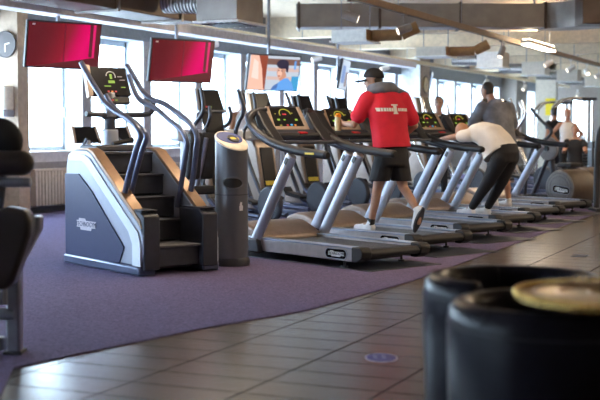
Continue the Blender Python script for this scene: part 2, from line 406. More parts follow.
# far wall with two window openings in view
fw_ = MB(); xs = [XW-0.5, -10.9, -10.3, -9.98, -9.5, -8.2, -7.2, -4, -3, 1, 2, XR]
for i in range(0, len(xs)-1):
    if i % 2 == 0: fw_.box(xs[i], xs[i+1], Y1, Y1+0.3, 0, ZC)
    else:
        fw_.box(xs[i], xs[i+1], Y1, Y1+0.3, 0, 0.97).box(xs[i], xs[i+1], Y1, Y1+0.3, 2.6, ZC)
structure(fw_.build('wall_far', 'farwall', smooth=False))
for i in range(1, len(xs)-1, 2):
    wi += 1
    o = structure(MB().box(xs[i], xs[i]+0.05, Y1+0.1, Y1+0.16, 0.97, 2.6).box(xs[i+1]-0.05, xs[i+1], Y1+0.1, Y1+0.16, 0.97, 2.6).box(xs[i], xs[i+1], Y1+0.1, Y1+0.16, 0.97, 1.03).box(xs[i], xs[i+1], Y1+0.1, Y1+0.16, 2.54, 2.6).build('window_%d' % wi, 'frame', smooth=False))
    MB().box(xs[i]+0.05, xs[i+1]-0.05, Y1+0.125, Y1+0.135, 1.03, 2.54).build('pane', 'glass', o, smooth=False)
structure(MB().box(XR, XR+0.2, Y0, Y1, 0, ZC).build('wall_right', 'rightwall', smooth=False))
bw = MB().box(XW-0.5, XR, Y0-0.2, Y0, 0, 0.93).box(XW-0.5, XR, Y0-0.2, Y0, 2.9, ZC); bx = XW+0.3
while bx < -11.0:  # unseen window added behind the camera for cool frontal fill
    bw.box(bx-0.3, bx, Y0-0.2, Y0, 0.93, 2.9); b1 = min(bx+1.9, XR)
    wi += 1; o = structure(MB().box(bx, bx+0.05, Y0-0.16, Y0-0.10, 0.93, 2.9).box(b1-0.35, b1-0.3, Y0-0.16, Y0-0.10, 0.93, 2.9).box(bx, b1-0.3, Y0-0.16, Y0-0.10, 0.93, 0.99).box(bx, b1-0.3, Y0-0.16, Y0-0.10, 2.84, 2.9).build('window_%d' % wi, 'frame', smooth=False))
    MB().box(bx+0.05, b1-0.35, Y0-0.135, Y0-0.125, 0.99, 2.84).build('pane', 'glass', o, smooth=False); bx += 1.9
bw.box(bx-0.3, XR, Y0-0.2, Y0, 0.93, 2.9); structure(bw.build('wall_back', 'rightwall', smooth=False))
# cream ceiling beams across the room
for i, y in enumerate((23.6, 27.6, 31.6, 35.6, 39.6, 43.6, 47.2)):
    structure(MB().box(XW, XR, y, y+0.35, 3.30, ZC).build('ceiling_beam_%d' % (i+1), 'ceilbeam', smooth=False))
# pale cable trough along the windows
structure(MB().box(-9.35, -9.05, 4.0, 27.0, 2.78, 2.92).build('trim_3', 'trough', bevel=0.01))

# ------------------------------------------------------------------ air ducts
def ypx(px, X):      # where a line parallel to the window wall passes a bearing
    t = (px-300)/1190.; return X*(0.913+0.408*t)/(0.913*t-0.408)
d = thing('air_duct', (-8.4, 4.0, 2.82), 0, 'dark brown rectangular air duct running along the windows at top left', 'duct', 'ceiling ducts')
MB().box(-0.45, 0.15, 0, 11.0, 0, 0.62).build('duct_body', 'ductdark', d, bevel=0.01)
for y in (3.4, 5.2, 7.0, 8.8, 10.4): MB().box(-0.48, 0.18, y, y+0.05, -0.03, 0.65).build('flange', 'duct', d, bevel=0.004)
for y in (3.0, 9.5): MB().box(-0.18, -0.12, y, y+0.05, 0.62, ZC-2.82).build('duct_hanger', 'steel', d, smooth=False)

UX = -7.15
units = []
u = thing('diffuser_box', (UX, 13.40, 2.66), 0, 'large steel air diffuser box nearest the camera at top centre left', 'air diffuser', 'ceiling diffuser boxes')
MB().box(-0.29, 0.29, 0, 0.75, 0.03, 0.60).build('box_body', 'duct', u, bevel=0.008)
g = MB().box(-0.33, 0.33, -0.04, 0.79, 0, 0.03)
g.build('grille', 'diffuser', u, bevel=0.005)
for i in range(6): MB().box(-0.24+0.085*i, -0.20+0.085*i, 0.05, 0.70, -0.012, 0.0).build('slot', 'black', u, smooth=False)
MB().cyl((-0.29, 0.35, 0.30), (-0.98, 0.42, 0.34), 0.15, n=24).build('spiral_duct', 'spiral', u)
MB().box(-0.30, -0.27, 0.17, 0.53, 0.12, 0.48).build('collar', 'steel', u, bevel=0.02)
for x in (-0.25, 0.25): MB().cyl((x, 0.37, 0.6), (x, 0.37, ZC-2.66), 0.012, n=8).build('hanger_rod', 'steel', u)
UL = ['', 'flat cream air box with copper side behind the big steel duct', 'pale air diffuser box hanging third along the ceiling line', 'white fronted air box hanging above the man in grey',
      'fifth air box in the receding ceiling line, above the bikes', 'sixth air box in the receding ceiling line', 'farthest air box of the receding ceiling line at right']
for i, y in enumerate((17.9, 22.2, 26.5, 30.8, 35.1, 39.4), 1):
    c = thing('diffuser_box', (UX, y, 2.72), 0, UL[i], 'air diffuser', 'ceiling diffuser boxes')
    h = 0.20 if i < 3 else 0.36
    bm_ = MB().m(0).box(-0.30, 0.30, 0, 0.6, 0.025, h); bm_.m(1).box(0.30, 0.304, 0.01, 0.59, 0.03, h-0.005)
    bm_.build('box_body', ['diffuser' if i in (3, 1) else 'boxcream', 'boxcopper' if i < 3 else 'boxcream'], c, smooth=False)
    MB().box(-0.33, 0.33, -0.03, 0.63, 0, 0.025).build('grille', 'diffuser', c, bevel=0.004)
    if i > 2: MB().cyl((-0.30, 0.3, h/2+0.02), (-0.95, 0.3, h/2+0.04), 0.09 if i < 3 else 0.13, n=18).build('spiral_duct', 'spiral', c)
    if i < 3:
        MB().cyl((0.30, 0.3, h/2+0.01), (0.75, 0.42, h/2+0.02), 0.095, 0.09, n=18).cyl((0.75, 0.42, h/2+0.02), (1.0, 0.5, 0.25), 0.09, 0.10, n=18).build('outlet_pipe', 'boxcopper', c)
    for x in (-0.25, 0.25): MB().cyl((x, 0.3, h), (x, 0.3, ZC-2.72), 0.010, n=6).build('hanger_rod', 'steel', c)

# big duct crossing the picture, then bending away at the right
d = thing('air_duct', (-8.79, 19.6, 3.15), YAW, 'wide grey rectangular air duct crossing the ceiling above the man in red', 'duct', 'ceiling ducts')
MB().box(-0.05, 4.45, 0, 0.6, 0, 0.42).build('duct_body', 'duct', d, bevel=0.008)
bend = [(4.45, 0.0), (4.6, -0.04), (4.75, -0.2), (4.85, -0.42), (5.5, -0.42), (5.42, 0.1), (5.1, 0.45), (4.8, 0.6), (4.45, 0.6)]
MB().prism(bend, 'z', -0.02, 0.44).build('elbow', 'duct', d, bevel=0.008)
MB().box(4.85, 7.2, -1.0, -0.42, -0.03, 0.45).build('branch_duct', 'ductdark', d, bevel=0.008)
for x in (0.0, 1.45, 2.9, 4.42): MB().box(x-0.02, x+0.025, -0.03, 0.63, -0.03, 0.45).build('flange', 'ductdark', d, bevel=0.004)
for x in (1.40, 4.2): MB().box(x, x+0.03, -0.03, 0.0, 0.4, ZC-3.15).build('duct_hanger', 'steel', d, smooth=False)

# ------------------------------------------------------------------ tracks, spotlights, linear lamps
def track(X, ya, yb, z, m, label):
    t = thing('lighting_track', (X, ya, z), 0, label, 'lighting track', 'lighting tracks')
    MB().box(-0.045, 0.045, 0, yb-ya, 0, 0.095).build('rail', m, t, bevel=0.006)
    MB().box(-0.012, 0.012, 0, yb-ya, -0.004, 0.0).build('slot', 'black', t, smooth=False)
    y = 1.0
    while y < yb-ya: MB().cyl((0, y, 0.07), (0, y, ZC-z), 0.008, n=6).build('hanger_wire', 'steel', t); y += 3.2
    return t
track(-5.78, 9.0, 42.0, 3.0, 'trackdark', 'brown lighting track running from top centre to the right edge')
track(-9.70, 8.0, 48.0, 2.98, 'track', 'pale wooden lighting track running low along the window side')
def spot(X, px, z, az, el, body, label, first=[None]):
    y = ypx(px, X)
    s = thing('spotlight', (X, y, z), 0, label, 'spotlight', 'track spotlights')
    dirv = Vector((math.cos(R(az))*math.cos(R(el)), math.sin(R(az))*math.cos(R(el)), -math.sin(R(el))))
    c = Vector((0, 0, -0.22))
    MB().box(-0.03, 0.03, -0.07, 0.07, -0.035, -0.005).build('adapter', body, s, bevel=0.006)
    MB().cyl((0, 0, -0.03), (0, 0, -0.19), 0.012, n=8).build('arm', body, s)
    MB().cyl(c-dirv*0.11, c+dirv*0.10, 0.058, 0.062, n=20).build('lamp_head', body, s, bevel=0.006)
    MB().cyl(c+dirv*0.1005, c+dirv*0.104, 0.048, n=20).build('lens', 'lens', s)
    return s, c+dirv*0.12+Vector(s.location), dirv
SP = []
SP.append(spot(-5.78, 350, 3.0, 20, 20, 'lampgrey', 'lit grey spotlight at the near end of the brown track')[1:])
SP.append(spot(-5.78, 403, 3.0, 215, 20, 'lampgrey', 'grey spotlight turned left on the brown track, above the man in red')[1:])
SP.append(spot(-5.78, 500, 3.0, 250, 60, 'lampgrey', 'dark spotlight on the brown track beside the white air box')[1:])
for px, l, az in ((547, 'cream spotlight, first of the far cluster on the brown track', 200), (569, 'second spotlight of the far cluster on the brown track', 205), (585, 'third spotlight of the far cluster on the brown track', 300), (597, 'spotlight on the brown track at the right picture edge', 200)):
    spot(-5.78, px, 3.0, az, 30, 'lampwhite', l)
for px, l, az, el in ((212, 'white spotlight on the pale track beside the second red television', 225, 10), (316, 'white spotlight on the pale track right of the picture television', 215, 15), (384, 'white spotlight on the pale track just above the black cap', 215, 20),
                  (485, 'small white spotlight above the head of the man in grey', 250, 45), (523, 'small spotlight on the pale track right of the man in grey', 250, 45), (543, 'small spotlight on the pale track above the yellow poster', 240, 45), (576, 'last lit spotlight on the pale track at far right', 250, 50)):
    spot(-9.70, px, 2.98, az, el, 'lampwhite', l)
for p, dv in SP[:3]:
    l = bpy.data.lights.new('spot_beam', 'SPOT'); l.energy = 60; l.color = (1, 0.8, 0.55); l.spot_size = R(70); l.shadow_soft_size = 0.05
    o = bpy.data.objects.new('spot_beam', l); COL.objects.link(o); o.location = p; o.rotation_euler = dv.to_track_quat('-Z', 'Y').to_euler()

def lamp(x, y, label):
    t = thing('linear_lamp', (x, y, 2.95), 0, label, 'ceiling lamp', 'linear ceiling lamps')
    MB().box(-0.10, 0.10, -1.15, 1.15, 0.02, 0.10).build('housing', 'lampwhite', t, bevel=0.006)
    MB().box(-0.085, 0.085, -1.12, 1.12, 0.0, 0.02).build('diffuser', 'tube', t, smooth=False)
    MB().box(-0.07, 0.07, -1.10, 1.10, 0.10, 0.112).build('uplight_fill', 'upfill', t, smooth=False)  # glowing strip added on top of the housing to warm and brighten the ceiling
    for yy in (-0.9, 0.9): MB().cyl((0, yy, 0.1), (0, yy, ZC-2.95), 0.006, n=6).build('hanger_wire', 'steel', t)
    return t
L0 = lamp(-5.45, 24.0, 'bright linear ceiling lamp beneath the brown track')
def fill_lamp(x, y, label): return clone(L0, (x, y, 2.95), 0, label)
for x, y in ((-5.45, 10.3), (0.6, 14.5), (0.6, 21), (-1, 11.5), (-1, 18), (-1, 24), (-1, 31), (3.5, 9), (3.5, 16), (3.5, 23)):  # unseen lamps added to brighten floor, pillar and machines
    fill_lamp(x, y, 'linear ceiling lamp added out of view to light the gym')

# ------------------------------------------------------------------ televisions
def tv(loc, rz, label, content, w=1.08, h=0.605, tilt=10):
    t = thing('television', loc, rz, label, 'television', 'hanging televisions')
    T = Matrix.Rotation(R(tilt), 4, 'Y')
    MB().box(-0.05, 0, -w/2, w/2, -h/2, h/2).xf(T).build('housing', 'black', t, bevel=0.008)
    content(t, w-0.04, h-0.04, T)
    MB().box(-0.14, -0.05, -0.18, 0.18, -0.15, 0.15).xf(T).build('bracket', 'char', t, bevel=0.01)
    MB().cyl((-0.14, 0, 0), (-0.14, 0, ZC-loc[2]), 0.028, n=12).build('ceiling_pole', 'steel', t)
    return t
def scr(polys, w, h, T, parent, mats):          # picture: flat shapes a hair apart on the screen glass
    mb = MB()
    for i, (mi, pts) in enumerate(polys):
        x = 0.002 + i*0.0007; mb.m(mi).add([(x, (p[0]-0.5)*w, (p[1]-0.5)*h) for p in pts], [tuple(range(len(pts)))])
    return mb.xf(T).build('screen', mats, parent, smooth=False)
def red_mat():
    m, nt, b = new_mat('red_screen'); tc = nt.nodes.new('ShaderNodeTexCoord'); sx = nt.nodes.new('ShaderNodeSeparateXYZ')
    nt.links.new(tc.outputs['Generated'], sx.inputs['Vector'])
    a = nt.nodes.new('ShaderNodeMath'); a.operation = 'MULTIPLY_ADD'; a.inputs[1].default_value = -0.22
    nt.links.new(sx.outputs['Z'], a.inputs[0]); nt.links.new(sx.outputs['Y'], a.inputs[2])
    r = nt.nodes.new('ShaderNodeValToRGB'); e = r.color_ramp.elements
    e[0].position = 0.0; e[0].color = (0.15, 0.010, 0.018, 1); e[1].position = 1.0; e[1].color = (0.55, 0.0, 0.09, 1)
    for p, c in ((0.15, (0.19, 0.012, 0.022, 1)), (0.40, (0.36, 0.012, 0.035, 1)), (0.56, (0.85, 0.0, 0.13, 1)), (0.68, (1.1, 0.0, 0.20, 1))): k = e.new(p); k.color = c
    nt.links.new(a.outputs[0], r.inputs['Fac'])
    b.inputs['Base Color'].default_value = (0.02, 0.005, 0.01, 1); b.inputs['Roughness'].default_value = 0.25
    nt.links.new(r.outputs['Color'], b.inputs['Emission Color']); b.inputs['Emission Strength'].default_value = 0.33
    return m
M['redscreen'] = red_mat()
M['reddark'] = emit('red_picture_dark', (0.11, 0.005, 0.014), 0.4); M['redline'] = emit('red_picture_line', (0.14, 0.0, 0.02), 0.4); M['redpink'] = emit('red_picture_pink', (0.85, 0.01, 0.18), 0.4)
Q = lambda a, b, c, d: [(a, c), (b, c), (b, d), (a, d)]
def red_pic(t, w, h, T):
    scr([(0, Q(0, 1, 0, 1)), (1, [(0, 0), (1, 0), (1, 0.16), (0.93, 0.24), (0.5, 0.12), (0.12, 0.02)]), (2, Q(0.497, 0.51, 0.1, 1)),
         (1, [(0.855, 0.26), (0.90, 0.25), (0.90, 1), (0.855, 1)]), (3, [(0.90, 0.25), (0.93, 0.24), (0.935, 1), (0.90, 1)]), (1, [(0.935, 0.24), (1, 0.16), (1, 1), (0.94, 1)]),
         (4, Q(0.045, 0.085, 0.93, 0.965))], w, h, T, t, ['redscreen', 'reddark', 'redline', 'redpink', 'white'])
for n, c in (('p_skin', (0.95, 0.55, 0.42)), ('p_skin2', (0.62, 0.30, 0.20)), ('p_hair', (0.30, 0.06, 0.03)), ('p_blackhair', (0.025, 0.02, 0.05)), ('p_blue', (0.13, 0.38, 0.85)), ('p_bluedk', (0.06, 0.16, 0.45)), ('p_bg', (0.55, 0.62, 0.72)), ('p_bg2', (0.20, 0.10, 0.08)), ('p_bg3', (0.70, 0.50, 0.45)), ('p_teal', (0.05, 0.35, 0.65)), ('p_pale', (0.9, 0.75, 0.66))):
    M[n] = emit('picture_'+n[2:], c, 0.47)
def face_pic(t, w, h, T):
    E_ = lambda cx, cy, rx, ry, n=16: [(cx+rx*math.cos(2*PI*i/n), cy+ry*math.sin(2*PI*i/n)) for i in range(n)]
    scr([(6, Q(0, 1, 0, 1)), (7, Q(0.34, 1, 0.74, 0.92)), (8, Q(0.36, 1, 0.55, 0.66)), (8, Q(0.36, 0.9, 0.30, 0.40)), (9, Q(0.86, 1, 0, 0.42)), (4, Q(0.89, 0.93, 0.62, 0.88)),
         (0, [(0, 0), (0.34, 0), (0.30, 0.5), (0.17, 1), (0.02, 1)]), (10, [(0.06, 0.35), (0.2, 0.3), (0.17, 0.8), (0.08, 0.9)]), (2, [(0.17, 1), (0.35, 1), (0.34, 0.0), (0.31, 0.05), (0.25, 0.62)]),
         (4, [(0.46, 0), (0.50, 0.12), (0.60, 0.22), (0.68, 0.34), (0.78, 0.37), (0.88, 0.22), (0.93, 0)]), (5, [(0.46, 0), (0.50, 0.12), (0.60, 0.22), (0.58, 0.05)]),
         (1, [(0.62, 0.26), (0.68, 0.32), (0.75, 0.42), (0.72, 0.55), (0.60, 0.4)]), (1, E_(0.635, 0.53, 0.085, 0.19)), (0, E_(0.61, 0.50, 0.045, 0.13)), (3, E_(0.655, 0.77, 0.125, 0.14)), (3, [(0.70, 0.74), (0.78, 0.72), (0.77, 0.52), (0.73, 0.56)]),
         (3, E_(0.585, 0.58, 0.02, 0.015, 8)), (3, E_(0.645, 0.57, 0.02, 0.015, 8)), (2, E_(0.60, 0.42, 0.03, 0.018, 8))], w, h, T, t,
        ['p_skin', 'p_skin2', 'p_hair', 'p_blackhair', 'p_blue', 'p_bluedk', 'p_bg', 'p_bg2', 'p_bg3', 'p_teal', 'p_pale'])
def blur_pic(t, w, h, T):
    scr([(0, Q(0, 1, 0, 1)), (1, Q(0.1, 0.5, 0.2, 0.8)), (2, Q(0.55, 0.9, 0.1, 0.6))], w, h, T, t, ['p_bg', 'p_bluedk', 'p_bg2'])
tv((-9.09, 12.86, 2.395), -TM, 'hanging television with red picture, nearest, beside the wall clock', red_pic)
tv((-8.70, 15.24, 2.31), -TM, 'hanging television with red picture, second from left, above the stair climber rails', red_pic, w=1.12, h=0.63)
tv((-8.85, 18.68, 2.29), -TM, 'hanging television showing a person in a blue shirt', face_pic, w=1.16, h=0.63)
tv((-9.03, 22.40, 2.42), 14, 'narrow hanging television seen almost edge on, left of the black cap', blur_pic, h=0.62)
tv((-11.0, 34.2, 2.80), 14, 'distant hanging television seen edge on, right of the black cap', blur_pic, w=0.8, h=0.5)

# ------------------------------------------------------------------ things on the wall
def clock(loc, rz, r, face, hand, label):
    t = thing('wall_clock', loc, rz, label, 'clock')
    MB().cyl((0, 0, 0), (0, -0.03, 0), r, n=40).build('clock_face', face, t, bevel=0.004)
    MB().tube([(r*math.cos(2*PI*i/40), -0.03, r*math.sin(2*PI*i/40)) for i in range(40)], 0.012, n=8, smooth=0, closed=True).build('rim', 'clockface', t)
    MB().obox((0.0, -0.034, r*0.3), (0.015, 0.004, r*0.6), Matrix.Rotation(R(-172), 3, 'Y') if False else Matrix.Identity(3)).xf(Matrix.Rotation(R(178), 4, 'Y')).build('hand', hand, t, smooth=False)
    MB().box(-0.008, 0.008, -0.038, -0.034, 0, r*0.45).xf(Matrix.Rotation(R(78), 4, 'Y')).build('hand', hand, t, smooth=False)
clock((-11.22, 14.42, 2.57), 0, 0.19, 'clockface', 'cream', 'dark round wall clock on the tan pillar at top left')
t = clock((-10.815, 33.05, 2.62), 90, 0.24, 'goldclock', 'clockface', 'small golden wall clock on the far brown column')
t = thing('towel_dispenser', (-11.26, 14.42, 1.50), 0, 'cream paper towel dispenser on the pillar below the clock', 'dispenser')
MB().prism([(-0.17, 0), (-0.13, -0.2), (0.13, -0.2), (0.17, -0.16), (0.17, 0)], 'z', 0.10, 0.46).build('cover', 'cream', t, bevel=0.02)
MB().prism([(-0.175, 0), (-0.135, -0.21), (0.135, -0.21), (0.175, -0.165), (0.175, 0)], 'z', 0.0, 0.10).build('lower_tray', 'silver', t, bevel=0.01)
MB().add([(-0.02, -0.10, 0.0), (0.06, -0.10, 0.0), (0.065, -0.12, -0.15), (0.03, -0.11, -0.10), (0.0, -0.12, -0.16)], [(0, 1, 2, 3, 4)]).add([(-0.02, -0.098, 0.0), (0.06, -0.098, 0.0), (0.065, -0.118, -0.15), (0.03, -0.108, -0.10), (0.0, -0.118, -0.16)], [(4, 3, 2, 1, 0)]).build('paper_sheet', 'white', t, smooth=False)
def radiator(y):
    t = thing('radiator', (XW+0.04, y, 0.12), 0, '', 'radiator', 'radiators under the windows')
    mb = MB()
    for i in range(15): mb.box(0.0, 0.10, -0.6+0.083*i, -0.6+0.083*i+0.066, 0.0, 0.56)
    mb.build('ribs', 'radiator', t, bevel=0.012)
    MB().box(0.01, 0.11, -0.63, 0.65, 0.54, 0.58).build('top_cover', 'radiator', t, bevel=0.008)
    MB().cyl((0.05, 0.62, 0.06), (0.05, 0.74, 0.06), 0.016, n=10).cyl((0.05, 0.74, 0.07), (0.05, 0.74, -0.115), 0.012, n=10).build('valve_pipe', 'copper', t)
    return t
r0 = radiator(15.72); r0['label'] = 'cream ribbed radiator under the nearest window, left of the stair climber'
for i, l in ((1, 'cream radiator under the window behind the stair climber'), (2, 'cream radiator under the window behind the wipe dispenser'), (3, 'cream radiator under the window behind the ellipticals')):
    clone(r0, (XW+0.04, 15.72+PIT*i, 0.12), 0, l)

# ------------------------------------------------------------------ treadmills
U2 = (math.cos(R(TM)), -math.sin(R(TM))); V2 = (math.sin(R(TM)), math.cos(R(TM)))
def tm_loc(k, sh=0.0):
    ox, oy = -3.578+0.025*k, 11.016+1.591*k
    return (ox-1.05*U2[0]+(sh-0.455)*V2[0], oy-1.05*U2[1]+(sh-0.455)*V2[1], 0.0143)
def badge(parent, w, h, mtx, txt, th, plate='gloss', ink='white', ring='silver'):
    b = MB().prism(rrect(w, h, h*0.45), 'z', 0, 0.006).xf(mtx).build('badge', plate, parent)
    MB().tube([(x, y, 0.006) for x, y in rrect(w*0.98, h*0.96, h*0.44)], 0.004, n=6, smooth=0, closed=True).xf(mtx).build('badge_rim', ring, b)
    lozenge = rrect(w*0.80, h*0.42, 0.006)
    MB().prism([(-w*.36, -h*.16), (-w*.22, -h*.16), (-w*.20, -h*.28), (w*.20, -h*.28), (w*.22, -h*.16), (w*.38, -h*.16), (w*.38, h*.18), (-w*.10, h*.18), (-w*.12, h*.28), (-w*.26, h*.28), (-w*.28, h*.18), (-w*.36, h*.18)], 'z', 0.006, 0.0075).xf(mtx).build('logo_field', ink, b, smooth=False)
    t = text_mb(txt, th); t.xf(mtx @ Matrix.Translation((0, 0, 0.0085))).build('lettering', plate, b, smooth=False)
    return b
BRAND = 'TECHNOGYM'
def make_treadmill():
    t = thing('treadmill', (0, 0, 0), 0, '', 'treadmill', 'treadmills in the angled row')
    # running deck
    MB().box(-0.62, 0.97, -0.33, 0.33, 0.10, 0.168).build('running_belt', 'belt', t, bevel=0.02)
    for s in (-1, 1):
        y0, y1 = sorted((s*0.455, s*0.33))
        MB().prism([(-1.02, 0.065), (0.95, 0.065), (0.95, 0.185), (-1.02, 0.185)], 'y', y0+0.004, y1-0.004).build('side_panel', 'panelgrey', t, bevel=0.008)
        MB().box(-0.80, 0.96, y0, y1, 0.185, 0.200).build('foot_rail', 'deckrail', t, bevel=0.006)
        MB().prism([(0.95, 0.062), (1.02, 0.062), (1.09, 0.10), (1.10, 0.165), (1.06, 0.203), (0.95, 0.203)], 'y', y0-0.004, y1+0.004).build('end_cap', 'rubber', t, bevel=0.012)
    MB().prism([(0.95, 0.10), (1.07, 0.10), (1.085, 0.14), (1.05, 0.178), (0.95, 0.178)], 'y', -0.33, 0.33).build('rear_roller_cover', 'rubber', t, bevel=0.01)
    MB().box(-0.9, 0.9, -0.25, 0.25, 0.062, 0.10).build('underframe', 'rubber', t)
    for x in (-0.8, 0.78, 0.95):
        for s in (-1, 1):
            if x == 0.95: continue
            f = MB().cyl((x, s*0.38, 0.015), (x, s*0.38, 0.075), 0.012, n=10).cyl((x, s*0.38, 0), (x, s*0.38, 0.018), 0.032, n=14); f.build('levelling_foot', 'black', t)
    # motor cover hump
    prof = [(-1.06, 0.06), (-1.08, 0.20), (-1.02, 0.285), (-0.85, 0.335), (-0.70, 0.325), (-0.55, 0.27), (-0.42, 0.205), (-0.42, 0.06)]
    c = MB().prism(prof, 'y', -0.405, 0.405).build('motor_cover', 'bronze', t, bevel=0.03, seg=3)
    for s in (-1, 1):
        m4 = frame_mtx((-0.78, s*0.408, 0.235), (1, 0, 0) if s < 0 else (-1, 0, 0), (0, 0, 1))
        MB().prism(rrect(0.24, 0.05, 0.024), 'z', 0, 0.004).xf(m4).build('logo_inlay', 'panelgrey', c)
    # badge on both side panels
    for s in (-1, 1):
        m4 = frame_mtx((0.74, s*0.453, 0.127), (1, 0, 0) if s < 0 else (-1, 0, 0), (0, 0, 1))
        badge(t, 0.30, 0.098, m4, BRAND, 0.026)
    # uprights, leaning back towards the runner's hands
    for s in (-1, 1):
        y = s*0.455
        a = MB().cyl((-0.50, y, 0.13), (0.10, y, 1.045), 0.066, 0.066, n=20, sq=0.62, up=(0, 1, 0)).build('upright', 'silver', t, bevel=0.008)
        MB().box(-0.02, 0.02, -0.003, 0.003, -0.035, 0.035).xf(Matrix.Translation((0.055, y-0.042, 0.985)) @ Matrix.Rotation(R(33), 4, 'Y')).build('logo_mark', 'black', a, smooth=False)
        MB().prism([(-0.60, 0.05), (-0.36, 0.05), (-0.40, 0.19), (-0.55, 0.19)], 'y', y-0.05, y+0.05).build('upright_base', 'char', a, bevel=0.015)
    # handrails: one curve each from the console top down and back
    for s in (-1, 1):
        y = s*0.455
        pts = [(-0.52, s*0.27, 1.50), (-0.555, s*0.37, 1.478), (-0.565, y, 1.41), (-0.51, y, 1.315), (-0.34, y, 1.212), (-0.10, y, 1.135), (0.20, y, 1.085), (0.595, y, 1.05)]
        h = MB().tube(pts, [0.022, 0.034, 0.042, 0.045, 0.045, 0.044, 0.043, 0.042], n=14).build('handrail', 'black', t)
        tr = [(p[0]-0.018, p[1]-s*(-0.03), p[2]+0.022) for p in pts[1:6]]
        MB().tube(tr, [0.008, 0.016, 0.018, 0.016, 0.006], n=8).build('rail_trim', 'silverlt' if False else 'tubeblue', h)
        MB().cyl((0.595, y, 1.05), (0.625, y, 1.047), 0.042, 0.030, n=14).build('end_plug', 'rubber', h)
        MB().box(0.34, 0.47, y-0.0445, y-0.0405, 1.053, 1.073).build('warning_label', 'yellow', h, smooth=False) if s < 0 else None
    # side cheeks between console and rails
    for s in (-1, 1):
        MB().prism([(-0.52, 1.49), (-0.56, 1.41), (-0.50, 1.30), (-0.31, 1.19), (-0.22, 1.17), (-0.32, 1.27), (-0.40, 1.34)], 'y', s*0.30-0.03, s*0.30+0.10 if s > 0 else s*0.30+0.03).build('side_cheek', 'black', t, bevel=0.015) if s > 0 else \
        MB().prism([(-0.52, 1.49), (-0.56, 1.41), (-0.50, 1.30), (-0.31, 1.19), (-0.22, 1.17), (-0.32, 1.27), (-0.40, 1.34)], 'y', -0.40, -0.27).build('side_cheek', 'black', t, bevel=0.015)
    # cross bars under the console
    b = MB().tube([(-0.34, -0.43, 1.235), (-0.34, 0.43, 1.235)], 0.030, n=12, smooth=0).build('front_bar', 'black', t)
    MB().prism([(-0.46, 1.20), (-0.40, 1.18), (-0.36, 1.26), (-0.42, 1.30)], 'y', -0.42, 0.42).build('console_tray', 'char', t, bevel=0.01)
    MB().tube([(-0.22, -0.43, 1.165), (-0.22, 0.43, 1.165)], 0.020, n=10, smooth=0).build('heart_rate_bar', 'grip', t)
    MB().prism([(-0.305, 1.248), (-0.29, 1.262), (-0.34, 1.275), (-0.36, 1.262)], 'y', 0.0, 0.10).build('stop_button', 'redbtn', t, bevel=0.004)
    # console: tan frame around a tilted black screen
    co = Vector((-0.455, 0, 1.295)); upv = Vector((-0.155, 0, 0.25)).normalized()
    m4 = frame_mtx(co, (0, 1, 0), upv)          # x across, y up the screen, z towards the runner
    W, H = 0.47, 0.275
    fr = MB()
    Wt = W*0.90
    out = [(-W/2, 0), (W/2, 0), (Wt/2, H), (-Wt/2, H)]
    fr.prism(out, 'z', -0.035, 0.0)
    con = fr.xf(m4).build('console', 'gloss', t, bevel=0.01)
    f = MB()
    f.prism([(-W/2-0.02, -0.012), (W/2+0.02, -0.012), (W/2-0.01, 0.034), (-W/2+0.01, 0.034)], 'z', -0.03, 0.010)
    f.prism([(-W/2-0.02, -0.012), (-W/2+0.030, -0.0), (-Wt/2+0.026, H), (-Wt/2-0.018, H)], 'z', -0.03, 0.010)
    f.prism([(W/2-0.030, 0), (W/2+0.02, -0.012), (Wt/2+0.018, H), (Wt/2-0.026, H)], 'z', -0.03, 0.010)
    f.xf(m4).build('frame', 'tanframe', con, bevel=0.004)
    MB().prism([(-Wt/2-0.02, H-0.01), (Wt/2+0.02, H-0.01), (Wt/2-0.02, H+0.012), (-Wt/2+0.02, H+0.012)], 'z', -0.03, 0.004).xf(m4).build('top_edge', 'char', con)
    def led(pts, mm, name='indicator'):
        for (x, y, w, h) in pts: MB().box(x-w/2, x+w/2, y-h/2, y+h/2, 0.0, 0.0025).xf(m4).build(name, mm, con, smooth=False)
    arc = [(0.0+0.075*math.cos(R(a)), 0.185+0.062*math.sin(R(a)), 0.0015) for a in range(0, 200, 14)]
    MB().tube(arc, 0.006, n=6, smooth=0).xf(m4).build('gauge_arc', 'ledy', con)
    led([(-0.01, 0.185, 0.05, 0.016)], 'ledr', 'display_digits'); led([(-0.115, 0.118, 0.035, 0.022), (-0.035, 0.118, 0.028, 0.014), (0.125, 0.118, 0.036, 0.022)], 'ledg', 'display_digits')
    led([(-0.11, 0.05, 0.03, 0.012), (0.10, 0.20, 0.014, 0.010), (-0.13, 0.19, 0.014, 0.010)], 'ledy', 'key'); led([(-0.02, 0.052, 0.026, 0.017)], 'ledr', 'key'); led([(0.035, 0.056, 0.030, 0.02)], 'ledb', 'key'); led([(0.085, 0.052, 0.026, 0.017)], 'ledo', 'key')
    MB().prism([(-0.60, 1.48), (-0.68, 1.46), (-0.62, 1.28), (-0.52, 1.20), (-0.475, 1.25)], 'y', -0.20, 0.20).build('console_back', 'char', t, bevel=0.02)
    return t
TML = ['nearest treadmill of the row, empty, behind the wipe dispenser', 'second treadmill, with the man in the red shirt walking on it', 'empty third treadmill, between the man in red and the stretching person',
       'fourth treadmill, with the person in white stretching on it', 'fifth treadmill, with the man in grey standing on it', 'last treadmill of the row, in front of the grey drum']
TS = [0, -0.08, -0.05, -0.10, -0.15, -0.05]
tm0 = make_treadmill()
for k in range(6):
    if k == 0: tm0.location = tm_loc(0); tm0.rotation_euler = (0, 0, R(-TM)); tm0['label'] = TML[0]
    else: clone(tm0, tm_loc(k, TS[k]), -TM, TML[k])
